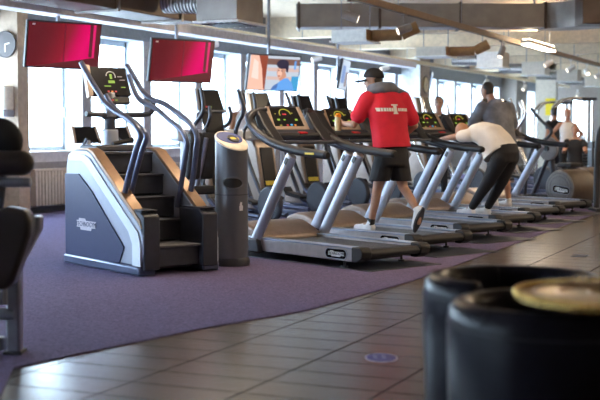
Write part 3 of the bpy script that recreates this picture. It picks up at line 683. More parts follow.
for k in range(6):
    l = tm_loc(k, TS[k])
    o = MB().box(-1.0, 1.42 if k else 1.2, -0.46, 0.50, 0.0, 0.006).build('rubber_mat', 'char', None, bevel=0.002)
    o.location = (l[0], l[1], 0.0081); o.rotation_euler = (0, 0, R(-TM))
    tag(o, 'dark floor mat under the %s treadmill of the row' % ('nearest', 'second', 'third', 'fourth', 'fifth', 'last')[k], 'mat', 'floor mats under the treadmills')

# ------------------------------------------------------------------ stair climber
def make_stairs():
    t = thing('stair_climber', (-6.015, 9.685, 0.008), -28.4, 'large stair climbing machine with navy side panel and dark steps at left', 'stair climber')
    for s in (-1, 1):
        y0, y1 = sorted((s*0.40, s*0.285))
        full = [(-0.705, 0.09), (0.72, 0.09), (0.765, 0.20), (0.765, 0.36), (0.70, 0.46), (-0.18, 1.07), (-0.27, 1.105), (-0.55, 1.105), (-0.66, 1.06), (-0.70, 0.95)]
        sd = MB().prism(full, 'y', y0, y1).build('side_body', 'silver', t, bevel=0.012)
        q = s*0.402; qa, qb = sorted((q, q+s*0.012))
        MB().prism([(-0.712, 0.085), (0.36, 0.085), (0.45, 0.24), (-0.16, 0.72), (-0.42, 0.875), (-0.71, 0.875)], 'y', qa, qb).build('navy_panel', 'navy', sd, bevel=0.004)
        st = MB().prism([(0.60, 0.085), (0.745, 0.085), (0.745, 0.30), (0.70, 0.39), (-0.20, 1.03), (-0.30, 1.06), (-0.55, 1.07), (-0.64, 1.03), (-0.60, 1.00), (-0.35, 1.00), (-0.27, 0.96), (0.53, 0.39), (0.60, 0.28)], 'y', qa, qb)
        st.build('white_stripe', 'silverlt', sd, bevel=0.003)
        MB().prism([(0.70, 0.462), (0.735, 0.42), (0.745, 0.43), (0.71, 0.50), (-0.16, 1.10), (-0.26, 1.125), (-0.5, 1.122), (-0.5, 1.106), (-0.27, 1.108), (-0.18, 1.075)], 'y', y0, y1).build('copper_edge', 'copper', sd, bevel=0.004)
        if s < 0:
            m4 = frame_mtx((-0.27, -0.415, 0.40), (1, 0, 0), (0, 0, 1))
            lg = MB().prism([(-.19, -.03), (-.12, -.03), (-.11, -.055), (.10, -.055), (.11, -.03), (.19, -.03), (.20, .035), (.0, .035), (-.02, .055), (-.14, .055), (-.15, .035), (-.19, .035)], 'z', 0, 0.002).xf(m4).build('logo_field', 'stickerwhite', sd, smooth=False)
            text_mb(BRAND, 0.045, 0.001).xf(m4 @ Matrix.Translation((0, 0, 0.003))).build('lettering', 'navy', lg, smooth=False)
        ya, yb = sorted((s*0.43, s*0.25))
        MB().box(-0.73, 0.74, ya, yb, 0.0, 0.088).build('base_skid', 'tubeblue', t, bevel=0.02)
        MB().prism([(0.36, 0.05), (0.775, 0.05), (0.775, 0.53), (0.70, 0.575), (0.36, 0.575)], 'y', *sorted((s*0.39, s*0.225))).build('rear_post', 'char', t, bevel=0.012)
        MB().box(0.37, 0.74, *sorted((s*0.385, s*0.23)), 0.575, 0.59).build('post_cap', 'char', t, bevel=0.004)
    # steps (risers with darker treads)
    for i in range(5):
        z = 0.26+0.205*i; x = 0.60-0.20*i
        MB().box(x-0.42, x-0.02 if i else x+0.10, -0.285, 0.285, z-0.19, z-0.02).build('riser', 'step', t, bevel=0.006)
        MB().box(x-0.40, x+0.0 if i else x+0.14, -0.283, 0.283, z-0.02, z).build('tread', 'tread' if i == 0 else 'step', t, bevel=0.006)
    MB().box(-0.68, 0.55, -0.285, 0.285, 0.03, 0.10).build('floor_pan', 'rubber', t)
    MB().box(0.30, 0.52, -0.10, 0.12, 0.10, 0.115).build('foot_plate', 'steel', t)
    MB().prism([(-0.69, 0.1), (-0.25, 0.1), (-0.25, 1.06), (-0.60, 1.06), (-0.69, 0.95)], 'y', -0.285, 0.285).build('front_housing', 'char', t, bevel=0.01)
    MB().prism([(-0.72, 1.09), (-0.30, 1.09), (-0.32, 1.15), (-0.66, 1.15)], 'y', -0.27, 0.27).build('console_base', 'char', t, bevel=0.015)
    # mast and console
    ms = MB().cyl((-0.55, 0, 1.13), (-0.55, 0, 1.30), 0.085, 0.080, n=24).build('mast', 'silver', t, bevel=0.01)
    MB().cyl((-0.55, 0, 1.30), (-0.55, 0, 1.42), 0.055, n=20).build('mast_neck', 'char', ms)
    MB().cyl((-0.55, 0, 1.42), (-0.56, 0, 1.66), 0.070, 0.065, n=24).build('mast_top', 'steel', ms, bevel=0.008)
    MB().cyl((-0.45, -0.02, 1.16), (-0.45, 0.2, 1.20), 0.022, n=12).build('cable_guide', 'rubber', ms)
    m4 = frame_mtx((-0.50, 0.0, 1.63), (0, 1, 0), Vector((-0.10, 0, 0.30)))
    W, H = 0.44, 0.30
    con = MB().prism([(-W/2, 0.015), (-W/2+0.02, 0), (W/2-0.02, 0), (W/2, 0.015), (W/2-0.02, H), (-W/2+0.01, H)], 'z', -0.05, 0.0).xf(m4).build('console', 'gloss', t, bevel=0.008)
    MB().prism([(-W/2-0.035, -0.02), (-W/2+0.015, 0.0), (-W/2+0.025, H+0.01), (-W/2-0.03, H+0.02)], 'z', -0.05, 0.012).xf(m4).build('console_frame', 'tanframe', con, bevel=0.006)
    MB().box(-0.12, 0.19, -0.075, -0.01, -0.05, 0.0).xf(m4).build('button_bar', 'black', con, bevel=0.006)
    def led(r, mm, n='indicator'):
        for (x, y, w, h) in r: MB().box(x-w/2, x+w/2, y-h/2, y+h/2, 0, 0.003).xf(m4).build(n, mm, con, smooth=False)
    MB().tube([(0.02+0.05*math.cos(R(a)), 0.205+0.045*math.sin(R(a)), 0.001) for a in range(-20, 200, 20)], 0.005, n=6, smooth=0).xf(m4).build('gauge_arc', 'white', con)
    led([(0.02, 0.20, 0.026, 0.05), (0.02, 0.145, 0.07, 0.028), (-0.03, 0.10, 0.07, 0.010), (0.14, 0.09, 0.05, 0.008)], 'ledg', 'display_figure')
    led([(0.12, 0.20, 0.05, 0.008), (0.14, 0.165, 0.06, 0.006)], 'stickerwhite', 'display_digits'); led([(-0.03, 0.045, 0.022, 0.014), (0.05, 0.045, 0.022, 0.014)], 'ledr', 'key'); led([(0.01, 0.045, 0.022, 0.014)], 'ledo', 'key'); led([(0.0, -0.045, 0.025, 0.012)], 'ledr', 'key'); led([(0.04, -0.045, 0.025, 0.012)], 'ledg', 'key')
    # hand grips around the mast
    MB().tube([(-0.55, -0.06, 1.42), (-0.50, -0.10, 1.44), (-0.47, -0.30, 1.45)], 0.026, n=12).tube([(-0.55, 0.06, 1.42), (-0.48, 0.12, 1.44), (-0.42, 0.34, 1.45), (-0.40, 0.40, 1.50), (-0.42, 0.42, 1.60)], 0.026, n=12).build('front_grip', 'grip', t)
    for s in (-1, 1):
        y = s*0.35
        path = [(0.32, y, 0.57), (0.40, y, 0.80), (0.47, y, 1.10), (0.49, y, 1.23), (0.38, y, 1.35), (0.16, y, 1.45), (-0.10, y, 1.55), (-0.34, y, 1.60), (-0.50, y, 1.67), (-0.64, y, 1.79), (-0.80, y*0.96, 1.95)]
        if s < 0: path = [(0.31, y, 0.57), (0.40, y, 0.80), (0.58, y, 1.12), (0.655, y, 1.255), (0.49, y, 1.375), (0.20, y, 1.465), (0.01, y, 1.545), (-0.11, y, 1.64), (-0.25, y, 1.75), (-0.46, y, 1.94)]
        MB().tube(path, 0.027, n=12).build('handrail', 'tubeblue', t)
        y2 = s*0.26
        p2 = [(0.28, y2, 0.57), (0.36, y2, 0.82), (0.44, y2, 1.10), (0.45, y2, 1.19), (0.36, y2, 1.29), (0.14, y2, 1.39), (-0.10, y2, 1.50), (-0.32, y2, 1.56), (-0.48, y2, 1.64), (-0.68, y2*1.1, 1.84)]
        if s > 0: MB().tube(p2, 0.025, n=12).build('inner_rail', 'tubeblue', t)
        else: MB().tube([(0.28, y2, 0.57), (0.36, y2, 0.80), (0.52, y2, 1.10), (0.60, y2, 1.235), (0.44, y2, 1.345), (0.16, y2, 1.44), (-0.02, y2, 1.52), (-0.14, y2, 1.62)], 0.025, n=12).build('inner_rail', 'tubeblue', t)
    return t
make_stairs()

# ------------------------------------------------------------------ wipe dispenser column
t = thing('wipe_dispenser', (-5.255, 10.14, 0.008), -28, 'tall graphite dispenser bin for cleaning wipes between stair climber and treadmill', 'dispenser bin'); t.scale = (1.06, 1.06, 1.0)
body = MB().lathe([(0.150, 0), (0.152, 0.06), (0.150, 0.10), (0.148, 1.28)], n=48)
def slant(v):
    x, y, z = v
    return (x, y, z-(1.28-1.155)*max(0, (z-0.9)/0.38)*(x+0.148)/0.296*1.35 if z > 0.9 else z)
body.v = [slant(v) for v in body.v]
t_body = body.build('body', 'bin', t)
MB().lathe([(0.162, 0), (0.164, 0.05), (0.152, 0.075)], n=40).build('base_ring', 'char', t)
top = MB().lathe([(0.0, 1.285), (0.10, 1.290), (0.146, 1.286), (0.152, 1.272), (0.150, 1.255)], n=48); top.v = [slant(v) for v in top.v]
lid = top.build('slanted_lid', 'cream', t)
f = MB().lathe([(0.0, 1.294), (0.125, 1.296), (0.128, 1.290)], n=36, sx=0.72, c=(-0.03, 0, 0)); f.v = [slant(v) for v in f.v]; f.build('film_label', 'bluefilm', lid)
f = MB().lathe([(0.0, 1.300), (0.05, 1.310), (0.055, 1.292)], n=24, c=(0.0, 0.02, 0)); f.v = [slant(v) for v in f.v]; f.build('dispenser_nozzle', 'char', lid)
f = MB().box(-0.02, 0.01, -0.03, 0.08, 1.297, 1.306); f.v = [slant(v) for v in f.v]; f.build('warning_label', 'yellow', lid)
# waste opening: a dark oval mouth with a raised lip, on the user side
AO = R(-29)
def oncyl(px, pz, r): a = AO+px/0.148; return (r*math.cos(a), r*math.sin(a), pz)
ov = [(0.092*math.cos(2*PI*i/32), 0.79+0.056*math.sin(2*PI*i/32)*(1.0 if math.sin(2*PI*i/32) > 0 else 0.9)) for i in range(32)]
vs = [oncyl(0, 0.79, 0.1515)]
for q in (0.25, 0.5, 0.75, 1.0): vs += [oncyl(x*q, 0.79+(z-0.79)*q, 0.1515) for x, z in ov]
mb = MB().add(vs, [(0, 1+i, 1+(i+1) % 32) for i in range(32)]+[(1+k*32+i, 33+k*32+i, 33+k*32+(i+1) % 32, 1+k*32+(i+1) % 32) for k in range(3) for i in range(32)])
mb.build('waste_opening', 'rubber', t)
MB().tube([oncyl(x, z, 0.150) for x, z in ov], 0.0075, n=8, smooth=0, closed=True).build('opening_lip', 'bin', t)
MB().tube([(0.1495*math.cos(2*PI*i/40), 0.1495*math.sin(2*PI*i/40), 0.68) for i in range(40)], 0.003, n=6, smooth=0, closed=True).build('door_seam', 'rubber', t)
st = [(-0.018, 0.0), (0.018, 0.0), (0.020, 0.045), (0.008, 0.055), (0.012, 0.075), (-0.006, 0.085), (-0.016, 0.06), (-0.012, 0.05), (-0.020, 0.045)]
MB().add([oncyl(x+0.075, 0.53+z, 0.1510) for x, z in st], [tuple(range(len(st)))]).build('recycling_mark', 'white', t, smooth=False)

# ------------------------------------------------------------------ leg machine at the left edge (only its right end is in view)
t = thing('leg_curl_machine', (-4.31, 5.565, 0.008), YAW, 'dark padded leg machine cut off by the left picture edge', 'weight machine')
MB().prism([(-0.035, 0.0), (0.045, 0.0), (0.05, 0.50), (0.17, 0.72), (0.175, 0.80), (0.12, 0.80), (-0.03, 0.52)], 'y', -0.04, 0.06).build('front_post', 'steel', t, bevel=0.014)
MB().box(-0.05, 0.06, -0.06, 0.08, 0, 0.02).build('foot_plate', 'rubber', t, bevel=0.004)
MB().prism([(-0.26, 0.74), (-0.06, 0.84), (0.02, 0.865), (0.125, 0.845), (0.155, 0.78), (0.15, 0.70), (0.045, 0.42), (0.0, 0.395), (-0.22, 0.40)], 'y', -0.20, -0.04).build('leg_pad', 'brownleather', t, bevel=0.03, seg=4)
MB().cyl((-0.20, -0.12, 0.34), (-0.02, -0.12, 0.34), 0.038, n=18).cyl((-0.03, -0.10, 0.30), (-0.03, -0.10, 0.39), 0.026, n=14).build('pivot_joint', 'steel', t)
MB().cyl((-0.60, -0.02, 0.235), (0.015, -0.02, 0.235), 0.036, n=18).build('cross_tube', 'steel', t)
MB().cap((-0.42, -0.05, 1.105), 0.072, (0.075, -0.05, 1.105), 0.072, n=22).build('roller_pad', 'brownleather', t)
MB().cyl((-0.40, -0.02, 0.995), (0.12, -0.02, 0.995), 0.029, n=18).build('roller_bar', 'steel', t, bevel=0.01)
MB().ell((-0.10, 0.06, 1.23), (0.16, 0.07, 0.14)).build('head_cushion', 'rubber', t)
MB().prism([(-0.14, 0.74), (-0.06, 0.80), (-0.02, 1.12), (-0.10, 1.20), (-0.20, 1.12)], 'y', 0.0, 0.05).build('arm_plate', 'char', t, bevel=0.01)
MB().box(-0.75, -0.05, -0.03, 0.03, 0.02, 0.10).box(-0.75, -0.68, -0.35, 0.35, 0.0, 0.10).build('base_frame', 'steel', t, bevel=0.012)
MB().box(-0.72, -0.66, -0.04, 0.04, 0.10, 1.25).build('rear_post', 'steel', t, bevel=0.012)
MB().box(-0.70, -0.28, -0.22, 0.22, 0.56, 0.66).build('seat_pad', 'brownleather', t, bevel=0.03, seg=3)
MB().box(-0.69, -0.62, -0.03, 0.03, 0.94, 1.14).box(-0.69, -0.25, -0.03, 0.03, 1.06, 1.10).build('roller_arm', 'steel', t, bevel=0.01)

# ------------------------------------------------------------------ tub chairs, table, floor marks
def tub(loc, rz, label):
    t = thing('tub_chair', loc, rz, label, 'armchair', 'tub armchairs in the foreground')
    a0, a1 = R(52), R(308)                          # opening faces local +x
    ro, ri, zt = 0.378, 0.280, 0.66
    prof = [(ro-0.03, 0.05), (ro-0.012, 0.10), (ro, 0.50), (ro, zt-0.03), (ro-0.008, zt+0.01), (ro-0.03, zt+0.035), (ro-0.055, zt+0.042), (ri+0.03, zt+0.035), (ri+0.006, zt+0.012), (ri, zt-0.03), (ri+0.01, 0.42), (ri+0.01, 0.05)]
    mb = MB(); n = 56; k = len(prof); vs = []
    for i in range(n+1):
        a = a0+(a1-a0)*i/n
        for r, z in prof: vs.append((r*math.cos(a), r*math.sin(a), z))
    fs = [(i*k+j, (i+1)*k+j, (i+1)*k+(j+1) % k, i*k+(j+1) % k) for i in range(n) for j in range(k)]
    fs += [tuple(range(k)), tuple(range((n+1)*k-1, n*k-1, -1))]
    mb.add(vs, fs); sh = mb.build('shell', 'leather', t, bevel=0.012, ang=50)
    for a in (R(95), R(165), R(235)):
        MB().tube([((r+0.001)*math.cos(a), (r+0.001)*math.sin(a), z+0.001) for r, z in prof[3:10]], 0.0022, n=6, smooth=0).build('seam', 'rubber', sh)
    MB().tube([((ro+0.001)*math.cos(a0+(a1-a0)*i/50), (ro+0.001)*math.sin(a0+(a1-a0)*i/50), zt-0.045) for i in range(51)], 0.0030, n=6, smooth=0).build('piping', 'rubber', sh)
    MB().lathe([(0.0, 0.26), (0.272, 0.26), (0.278, 0.32), (0.268, 0.40), (0.0, 0.425)], n=40, sx=0.9, c=(-0.02, 0, 0)).build('seat_cushion', 'leather', t)
    MB().lathe([(0.27, 0.05), (0.272, 0.26), (0, 0.26)], n=32, sx=0.9, c=(-0.02, 0, 0)).build('seat_base', 'leather', t)
    for a in (60, 150, 210, 300): MB().cyl((0.33*math.cos(R(a)), 0.33*math.sin(R(a)), 0), (0.33*math.cos(R(a)), 0.33*math.sin(R(a)), 0.06), 0.02, 0.024, n=12).build('foot', 'black', t)
    return t
tub((-0.89, 4.2, 0), 8, 'nearest black leather tub armchair, in front of the golden table at lower right')
tub((-1.21, 4.9, 0), -48, 'farther black leather tub armchair, behind the nearest one')
t = thing('side_table', (-0.65, 4.08, 0), YAW, 'round side table with golden beaded tray top beside the tub armchairs', 'table')
MB().lathe([(0.0, 0.722), (0.335, 0.722), (0.350, 0.732), (0.352, 0.747), (0.34, 0.750), (0.0, 0.750)], n=64).build('table_top', 'gold', t)
bd = MB()
for i in range(84): a = 2*PI*i/84; bd.ell((0.340*math.cos(a), 0.340*math.sin(a), 0.753), (0.0105, 0.0105, 0.0105), n=8, h=6)
o = bd.build('beaded_rim', 'gold', t)
for r in (0.10, 0.20, 0.28): MB().tube([(r*math.cos(2*PI*i/48), r*math.sin(2*PI*i/48), 0.751) for i in range(48)], 0.004, n=6, smooth=0, closed=True).build('engraved_ring', 'copper', t)
MB().cyl((0.12, 0, 0.02), (0.12, 0, 0.722), 0.030, n=20).build('pedestal', 'black', t)
MB().lathe([(0.20, 0), (0.20, 0.012), (0.05, 0.03), (0.03, 0.04)], c=(0.12, 0, 0), n=40).build('foot_disc', 'black', t)
# round floor sticker and floor socket
t = thing('floor_sticker', (-2.33, 6.35, 0.0), YAW, 'round blue distancing sticker with pale ring on the tiled floor', 'floor sticker')
MB().lathe([(0.0, 0.0015), (0.10, 0.0015), (0.10, 0.0)], n=40, sx=0.94, sy=1.35).build('ring', 'stickerwhite', t)
MB().lathe([(0.0, 0.0028), (0.086, 0.0028), (0.086, 0.0)], n=40, sx=0.98, sy=1.42).build('disc', 'stickerblue', t)
for s in (-1, 1): MB().cap((-0.025*s-0.01, -0.04, 0.003), 0.010, (-0.025*s-0.01, 0.05, 0.003), 0.012, h=3).xf(Matrix.Scale(0.15, 4, (0, 0, 1))).xf(Matrix.Translation((0, 0, 0.0028))).build('footprint', 'bluefilm', t)
o = MB().box(-0.075, 0.075, -0.10, 0.10, 0, 0.004).build('floor_socket', 'char', None, bevel=0.002); o.location = (-2.37, 12.4, 0); tag(o, 'small dark floor socket cover on the tiles at right', 'floor socket')

# ------------------------------------------------------------------ machines by the windows
def make_elliptical(arm='grip'):
    t = thing('elliptical_trainer', (0, 0, 0), 0, '', 'elliptical trainer', 'elliptical trainers by the windows')
    MB().box(-0.85, -0.62, -0.30, 0.30, 0.0, 0.07).box(0.78, 0.92, -0.28, 0.28, 0.0, 0.07).box(-0.80, 0.85, -0.06, 0.06, 0.03, 0.12).build('base_frame', 'tubeblue', t, bevel=0.015)
    b = MB().prism([(-0.86, 0.10), (-0.36, 0.10), (-0.30, 0.40), (-0.42, 0.95), (-0.52, 1.08), (-0.74, 1.08), (-0.84, 0.90)], 'y', -0.17, 0.17).build('front_shroud', 'bronze', t, bevel=0.03)
    MB().prism([(-0.345, 0.42), (-0.285, 0.42), (-0.40, 0.96), (-0.46, 0.96)], 'y', -0.11, 0.11).build('dark_panel', 'rubber', b, bevel=0.006)
    MB().prism([(-0.286, 0.44), (-0.276, 0.44), (-0.292, 0.50), (-0.302, 0.50)], 'y', -0.10, 0.10).build('warning_label', 'yellow', b, smooth=False)
    MB().box(-0.70, -0.50, -0.54, 0.54, 1.06, 1.21).build('arm_housing', 'silverlt', t, bevel=0.03, seg=3)
    for s in (-1, 1):
        MB().tube([(-0.60, s*0.36, 1.10), (-0.62, s*0.37, 0.60), (-0.70, s*0.30, 0.05)], [0.050, 0.045, 0.05], n=12).build('side_leg', 'silverlt', t)
        a = MB().tube([(-0.10, s*0.34, 0.34), (-0.34, s*0.36, 0.75), (-0.46, s*0.37, 1.12), (-0.38, s*0.35, 1.28), (-0.26, s*0.33, 1.40), (-0.24, s*0.32, 1.52), (-0.32, s*0.30, 1.72)], [0.03, 0.03, 0.028, 0.026, 0.026, 0.027, 0.024], n=12).build('moving_arm', arm, t)
        MB().tube([(-0.52, s*0.10, 1.22), (-0.38, s*0.16, 1.26), (-0.30, s*0.17, 1.38), (-0.33, s*0.16, 1.50)], 0.022, n=10).build('fixed_grip', arm, t)
        f = MB().prism([(-0.16, 0.30), (0.16, 0.26), (0.18, 0.29), (0.14, 0.31), (-0.15, 0.35), (-0.20, 0.42), (-0.22, 0.40)], 'y', s*0.22-0.075, s*0.22+0.075).build('pedal', 'black', t, bevel=0.008)
        MB().tube([(-0.10, s*0.34, 0.34), (0.10, s*0.30, 0.22), (0.78, s*0.22, 0.16)], 0.03, n=10).build('pedal_arm', 'tubeblue', t)
    MB().lathe([(0.0, -0.04), (0.20, -0.04), (0.22, -0.02), (0.22, 0.02), (0.20, 0.04), (0.0, 0.04)], n=28).xf(Matrix.Translation((0.72, 0, 0.30)) @ Matrix.Rotation(R(90), 4, 'X')).build('crank_disc', 'char', t)
    MB().cyl((-0.62, 0, 1.05), (-0.56, 0, 1.50), 0.055, 0.045, n=16).build('mast', 'char', t)
    m4 = frame_mtx((-0.50, 0, 1.46), (0, 1, 0), Vector((-0.10, 0, 0.28)))
    c = MB().prism([(-0.21, 0), (0.21, 0), (0.18, 0.28), (-0.18, 0.28)], 'z', -0.04, 0).xf(m4).build('console', 'screen', t, bevel=0.008)
    MB().prism([(-0.235, -0.01), (-0.19, 0.0), (-0.165, 0.29), (-0.205, 0.29)], 'z', -0.04, 0.01).xf(m4).build('console_frame', 'silver', c, bevel=0.004)
    MB().box(-0.22, 0.22, -0.03, -0.01, -0.05, 0.02).xf(m4).build('console_shelf', 'steel', c)
    mb = MB(); mb.box(-0.09, -0.06, 0.03, 0.05, 0, 0.003); mb.xf(m4).build('key', 'ledr', c, smooth=False)
    mb = MB(); mb.box(-0.02, 0.01, 0.03, 0.05, 0, 0.003); mb.xf(m4).build('key', 'ledg', c, smooth=False)
    MB().prism([(-0.14, -0.36), (0.14, -0.36), (0.18, -0.03), (-0.18, -0.03)], 'z', -0.04, -0.01).xf(m4).build('book_rest', 'rubber', c, bevel=0.01)
    return t
e0 = make_elliptical()
EL = ['elliptical trainer right behind the wipe dispenser, nearest of the window row', 'second elliptical trainer, behind the console of the nearest treadmill', 'third elliptical trainer, between the first two treadmill consoles',
      'fourth elliptical trainer, just left of the orange topped bottle', 'fifth elliptical trainer, hidden behind the man in red']
for k in range(5):
    x, y = -7.83+0.5*U2[0], 14.55+1.59*k+0.5*U2[1]
    if k == 0: e0.scale = (1.05, 1.05, 1.08); e0.location = (x, y, 0.008); e0.rotation_euler = (0, 0, R(-TM)); e0['label'] = EL[0]
    else: clone(e0, (x, y, 0.008), -TM, EL[k])
ec = make_elliptical('chrome'); FAR = []
for (x, y, l) in ((-5.89, 23.65, 'far elliptical trainer right of the man in grey'), (-6.02, 25.2, 'far elliptical trainer with bright handles, left of the dark haired person'), (-6.45, 26.75, 'farthest elliptical trainer, behind the grey disc machine'), (-6.9, 22.4, 'far elliptical trainer left of the man in grey, beside the seated rider')):
    c = ec if not FAR else clone(ec, (0, 0, 0), 0, l, 'elliptical trainers with bright arms at the far end'); FAR.append(c)
    c.location = (x, y, 0.008); c.rotation_euler = (0, 0, R(-TM)); c['label'] = l; c['group'] = 'elliptical trainers with bright arms at the far end'; c.scale = (1.1, 1.1, 1.13)

def make_bike():
    t = thing('exercise_bike', (0, 0, 0), 0, '', 'exercise bike', 'exercise bikes behind the stair climber')
    MB().box(-0.55, -0.45, -0.25, 0.25, 0, 0.06).box(0.40, 0.50, -0.25, 0.25, 0, 0.06).box(-0.50, 0.45, -0.05, 0.05, 0.02, 0.10).build('base_frame', 'tubeblue', t, bevel=0.012)
    MB().prism([(-0.50, 0.10), (0.10, 0.10), (0.12, 0.38), (-0.20, 0.62), (-0.42, 0.66), (-0.54, 0.40)], 'y', -0.13, 0.13).build('body_shell', 'bronze', t, bevel=0.03)
    MB().cyl((0.20, 0, 0.10), (0.30, 0, 0.82), 0.035, n=14).build('seat_post', 'silver', t)
    MB().prism([(0.12, 0.83), (0.46, 0.83), (0.48, 0.91), (0.40, 0.93), (0.15, 0.89)], 'y', -0.10, 0.10).build('saddle', 'rubber', t, bevel=0.03)
    MB().cyl((-0.34, 0, 0.60), (-0.44, 0, 1.15), 0.04, n=14).build('mast', 'silver', t)
    m4 = frame_mtx((-0.42, 0, 1.13), (0, 1, 0), Vector((-0.12, 0, 0.24)))
    c = MB().prism([(-0.20, 0), (0.20, 0), (0.17, 0.24), (-0.17, 0.24)], 'z', -0.05, 0).xf(m4).build('console', 'screen', t, bevel=0.008)
    for s in (-1, 1): MB().prism([(s*0.22, -0.02), (s*0.18, 0), (s*0.155, 0.25), (s*0.195, 0.25)], 'z', -0.05, 0.008).xf(m4).build('console_frame', 'tanframe', c, bevel=0.004)
    for s in (-1, 1): MB().tube([(-0.40, 0.0, 1.05), (-0.30, s*0.18, 1.06), (-0.16, s*0.22, 1.10), (-0.10, s*0.21, 1.18)], 0.018, n=10).build('handlebar', 'grip', t)
    for s in (-1, 1):
        p = MB().cyl((-0.16, s*0.14, 0.32), (-0.16+0.15*s, s*0.16, 0.32-0.06*s), 0.016, n=8).build('crank', 'steel', t)
        MB().box(-0.21+0.15*s, -0.10+0.15*s, s*0.22-0.05, s*0.22+0.05, 0.30-0.06*s, 0.33-0.06*s).build('pedal', 'black', p, bevel=0.006)
    return t
b0 = make_bike(); b0.location = (-9.0, 13.63, 0.008); b0.rotation_euler = (0, 0, R(-TM)); b0['label'] = 'exercise bike with dark console left of the stair climber mast'
clone(b0, (-9.0, 14.45, 0.008), -TM, 'exercise bike with dark console right of the stair climber mast')
t = thing('recumbent_bike', (-7.42, 12.80, 0.008), -TM, 'reclining exercise bike with black backrest behind the stair climber rails', 'exercise bike')
MB().box(-0.9, 0.6, -0.06, 0.06, 0.03, 0.14).box(0.5, 0.6, -0.28, 0.28, 0, 0.07).box(-0.95, -0.85, -0.28, 0.28, 0, 0.07).build('base_frame', 'tubeblue', t, bevel=0.012)
MB().prism([(-0.95, 0.14), (-0.40, 0.14), (-0.42, 0.5), (-0.60, 0.72), (-0.85, 0.72), (-0.95, 0.5)], 'y', -0.14, 0.14).build('body_shell', 'char', t, bevel=0.03)
MB().box(0.10, 0.55, -0.22, 0.22, 0.52, 0.62).build('seat', 'rubber', t, bevel=0.03)
for s in (-1, 1): MB().prism([(0.42, 0.72), (0.54, 0.70), (0.64, 1.20), (0.60, 1.27), (0.52, 1.26)], 'y', s*0.10-0.095, s*0.10+0.095).build('backrest_pad', 'rubber', t, bevel=0.03, seg=3)
MB().box(0.30, 0.38, -0.04, 0.04, 0.12, 0.52).cyl((0.42, 0, 0.50), (0.66, 0, 1.20), 0.03, n=10).build('seat_frame', 'steel', t)
MB().prism([(-0.72, 0.72), (-0.62, 0.72), (-0.66, 1.0), (-0.74, 1.0)], 'y', -0.16, 0.16).build('console', 'screen', t, bevel=0.01)
for s in (-1, 1): MB().tube([(0.25, s*0.24, 0.55), (0.22, s*0.28, 0.75), (0.08, s*0.28, 0.82)], 0.016, n=8).build('side_grip', 'grip', t)

# ------------------------------------------------------------------ far right: drums, disc machine, cable frames
DR = [((-4.18, 20.0), 'grey drum housing with a logo disc, nearest, at right behind the last treadmill'), ((-4.10, 21.40), 'second grey drum, behind the drum with the logo, at the right edge')]
def make_drum():
    t = thing('drum_trainer', (0, 0, 0), 0, '', 'drum trainer', 'drum shaped trainers')
    r = 0.305; cz = 0.335
    T = Matrix.Translation((0, 0, cz)) @ Matrix.Rotation(R(-90), 4, 'X')       # lathe axis -> +y
    MB().lathe([(0.0, 0.02), (r-0.04, 0.02), (r-0.012, 0.03), (r, 0.055), (r, 0.62), (r-0.03, 0.66), (0, 0.66)], n=48).xf(T).build('drum_body', 'drumside', t)
    fc = MB().lathe([(0.0, -0.006), (r*0.45, -0.006), (r*0.5, 0.0), (r*0.88, 0.0), (r*0.93, 0.008), (r*0.95, 0.024)], n=48).xf(T).build('side_disc', 'drum', t)
    for q in (0.62, 0.80): MB().tube([(q*r*math.cos(2*PI*i/48), -0.001, cz+q*r*math.sin(2*PI*i/48)) for i in range(48)], 0.003, n=6, smooth=0, closed=True).build('groove_ring', 'char', fc)
    badge(fc, 0.36, 0.13, frame_mtx((0.05, -0.008, cz-0.03), Vector((1, 0, -0.12)), Vector((0.12, 0, 1))), BRAND, 0.036)
    MB().box(-0.24, 0.24, 0.06, 0.62, 0.0, 0.06).build('base', 'rubber', t, bevel=0.015)
    MB().box(-0.06, 0.02, 0.12, 0.56, cz+r-0.012, cz+r+0.01).build('dark_slot', 'rubber', t, bevel=0.004)
    return t
dr = make_drum(); dr.location = (*DR[0][0], 0.0); dr.rotation_euler = (0, 0, R(-TM)); dr['label'] = DR[0][1]
clone(dr, (*DR[1][0], 0.0), -TM, DR[1][1])

t = thing('curved_post_machine', (-3.42, 19.4, 0), YAW, 'black curved tube post standing at the right picture edge', 'training machine')
MB().tube([(-0.03, 0, 0.02), (-0.03, 0, 0.6), (-0.015, 0, 1.15), (0.06, 0, 1.38), (0.22, 0, 1.45), (0.5, 0, 1.46)], [0.055, 0.05, 0.045, 0.045, 0.045, 0.04], n=16).build('curved_post', 'black', t)
MB().box(-0.10, 0.8, -0.30, 0.30, 0, 0.06).build('base', 'rubber', t, bevel=0.015)
MB().box(0.05, 0.65, -0.08, 0.08, 0.5, 1.05).build('rear_panel', 'char', t, bevel=0.02)
MB().box(0.3, 0.42, -0.05, 0.05, 0.06, 0.5).build('stem', 'steel', t, bevel=0.01)

